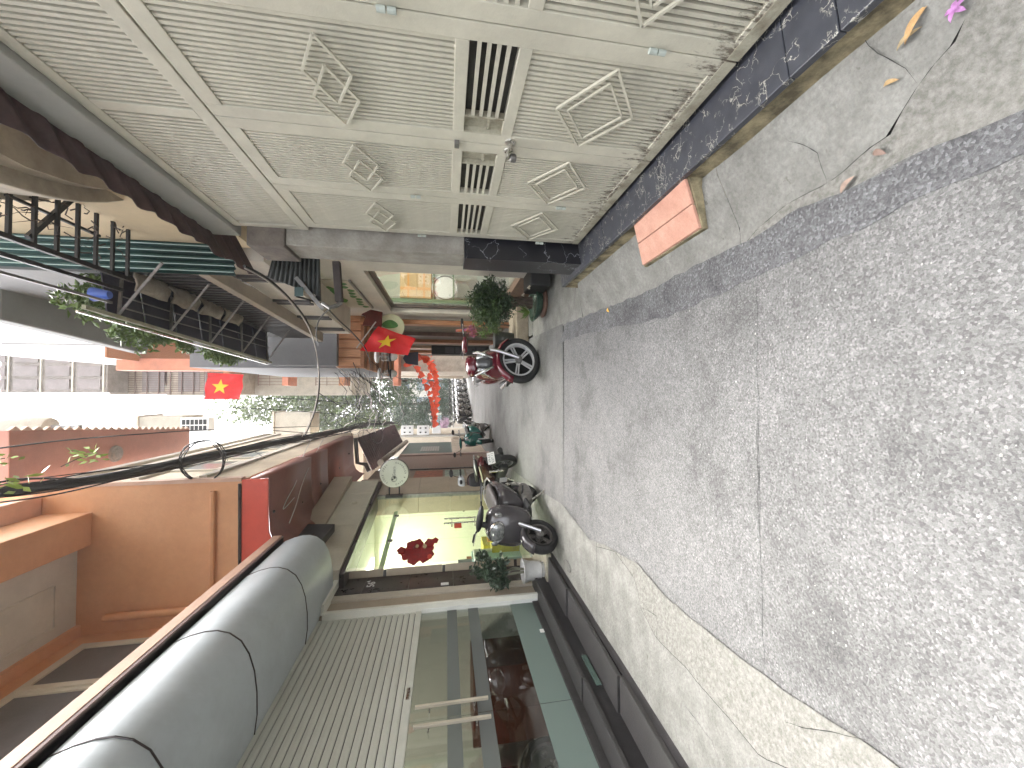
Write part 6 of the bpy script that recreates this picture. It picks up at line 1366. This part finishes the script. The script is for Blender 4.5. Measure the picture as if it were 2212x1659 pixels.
tl1 = mat('sunlit_leaf', (.17,.22,.07), .5, .3, 2, c2=(.09,.14,.04)); tl2 = mat('mid_leaf', (.11,.16,.06), .5, .3, 2, c2=(.05,.09,.03))
tree('street_tree', 'tall airy tree right of centre past the end of the alley', 3.2, 42, 19, 4.0, tl2, 9000, .32, 1)
tree('street_tree', 'bright leafed tree in the centre past the end of the alley', -1.2, 43, 23, 4.6, tl1, 11000, .34, 2)
tree('street_tree', 'pale leafed tree at the left past the end of the alley', -4.8, 41, 18, 4.0, tl1, 9000, .32, 3)
tree('street_tree', 'medium tree with low crown right of centre behind the bunting', 1.2, 40, 12, 3.2, tl2, 8000, .28, 6)
tree('street_tree', 'medium tree with low crown left of centre behind the bunting', -3.4, 44, 13, 3.4, tl1, 8000, .28, 7)
tree('street_tree', 'low bushy tree just behind the parked motorbikes', -1.6, 37.5, 6.0, 1.9, leafd, 4200, .2, 4)
tree('street_tree', 'dark small tree on the right behind the motorbikes', 2.2, 38, 7.2, 2.2, leafd, 3800, .2, 5)
hd_ = thing('flower_hedge', 'dark hedge with pale mauve flowers behind the row of motorbikes', 'hedge', (0,35.6,0))
leaves(MB(), (-.4,35.6,1.3), (3.2,.6,1.2), 6000, .14, 30, 61).build('foliage', leafd, hd_, kind='stuff')
leaves(MB(), (-2.6,34.8,1.6), (1.0,.4,.5), 700, .13, 8, 62, 0, 1.2).build('blossom', mat('mauve_blossom', (.5,.32,.42), .6, .2, 4), hd_, kind='stuff')
fb = thing('far_building', 'pale office building with glass windows far behind the trees', 'building', (0,58,0))
MB().box(-14,14,58,66,0,9).build('wall', mat('far_pale_wall', (.55,.52,.46), .8, .08, 1), fb)
for i in range(3):
    for j in range(10): 
        wv = MB().box(-13+j*2.7,-11.3+j*2.7,57.93,57.99,1.2+i*2.8,3.0+i*2.8).build('window', mat('blue_grey_glass', (.20,.25,.28), .2, .1, 1), fb)
        MB().box(-13.05+j*2.7,-11.25+j*2.7,57.9,57.929,2.05+i*2.8,2.12+i*2.8).build('frame', wf, wv)
sg_ = tag(MB().box(1.6,3.4,34.8,34.95,1.6,2.9).build('blue_signboard', mat('pale_cyan_board', (.30,.52,.58), .5, .1, 3)), 'pale blue board beside the black stand at the end of the alley', 'signboard')
gate_end = thing('end_fence', 'low pale wall and posts closing the end of the alley', 'fence', (0,36.4,0))
MB().box(-6,7,36.4,36.6,0,.9).build('wall', cream, gate_end, bevel=.01)
for k in range(6): MB().box(-5.5+k*2.2,-5.3+k*2.2,36.35,36.65,0,1.6).build('post', white_wall, gate_end, bevel=.01)
tag(MB().bar(at(815,800,y=24), at(815,760,y=24), .2).bar(at(830,808,y=24), at(1000,812,y=24), .35).build('end_column', cream), 'cream column standing at the right corner of the alley end', 'column')
# side street at the end
struct(MB().box(-60,60,37.01,52,-.044,-.004).build('street', asph))
struct(MB().box(-60,60,52.01,90,-.044,.02).build('far_ground', concrete))
hz_m = bpy.data.materials.new('haze_air'); hz_m.use_nodes = True; hN = hz_m.node_tree.nodes; hN.clear()
ho = hN.new('ShaderNodeOutputMaterial'); hv = hN.new('ShaderNodeVolumePrincipled'); hv.inputs['Color'].default_value = (1, .99, .97, 1); hv.inputs['Density'].default_value = .0016; hv.inputs['Anisotropy'].default_value = .3
hz_m.node_tree.links.new(hv.outputs[0], ho.inputs['Volume'])
hzb = MB().box(-61,61,-8,91,-1.1,30).build('haze', hz_m); hzb['kind'] = 'stuff'
print('objects', len(bpy.data.objects), 'tris', sum(len(o.data.polygons)*2 for o in bpy.data.objects if o.type == 'MESH'))
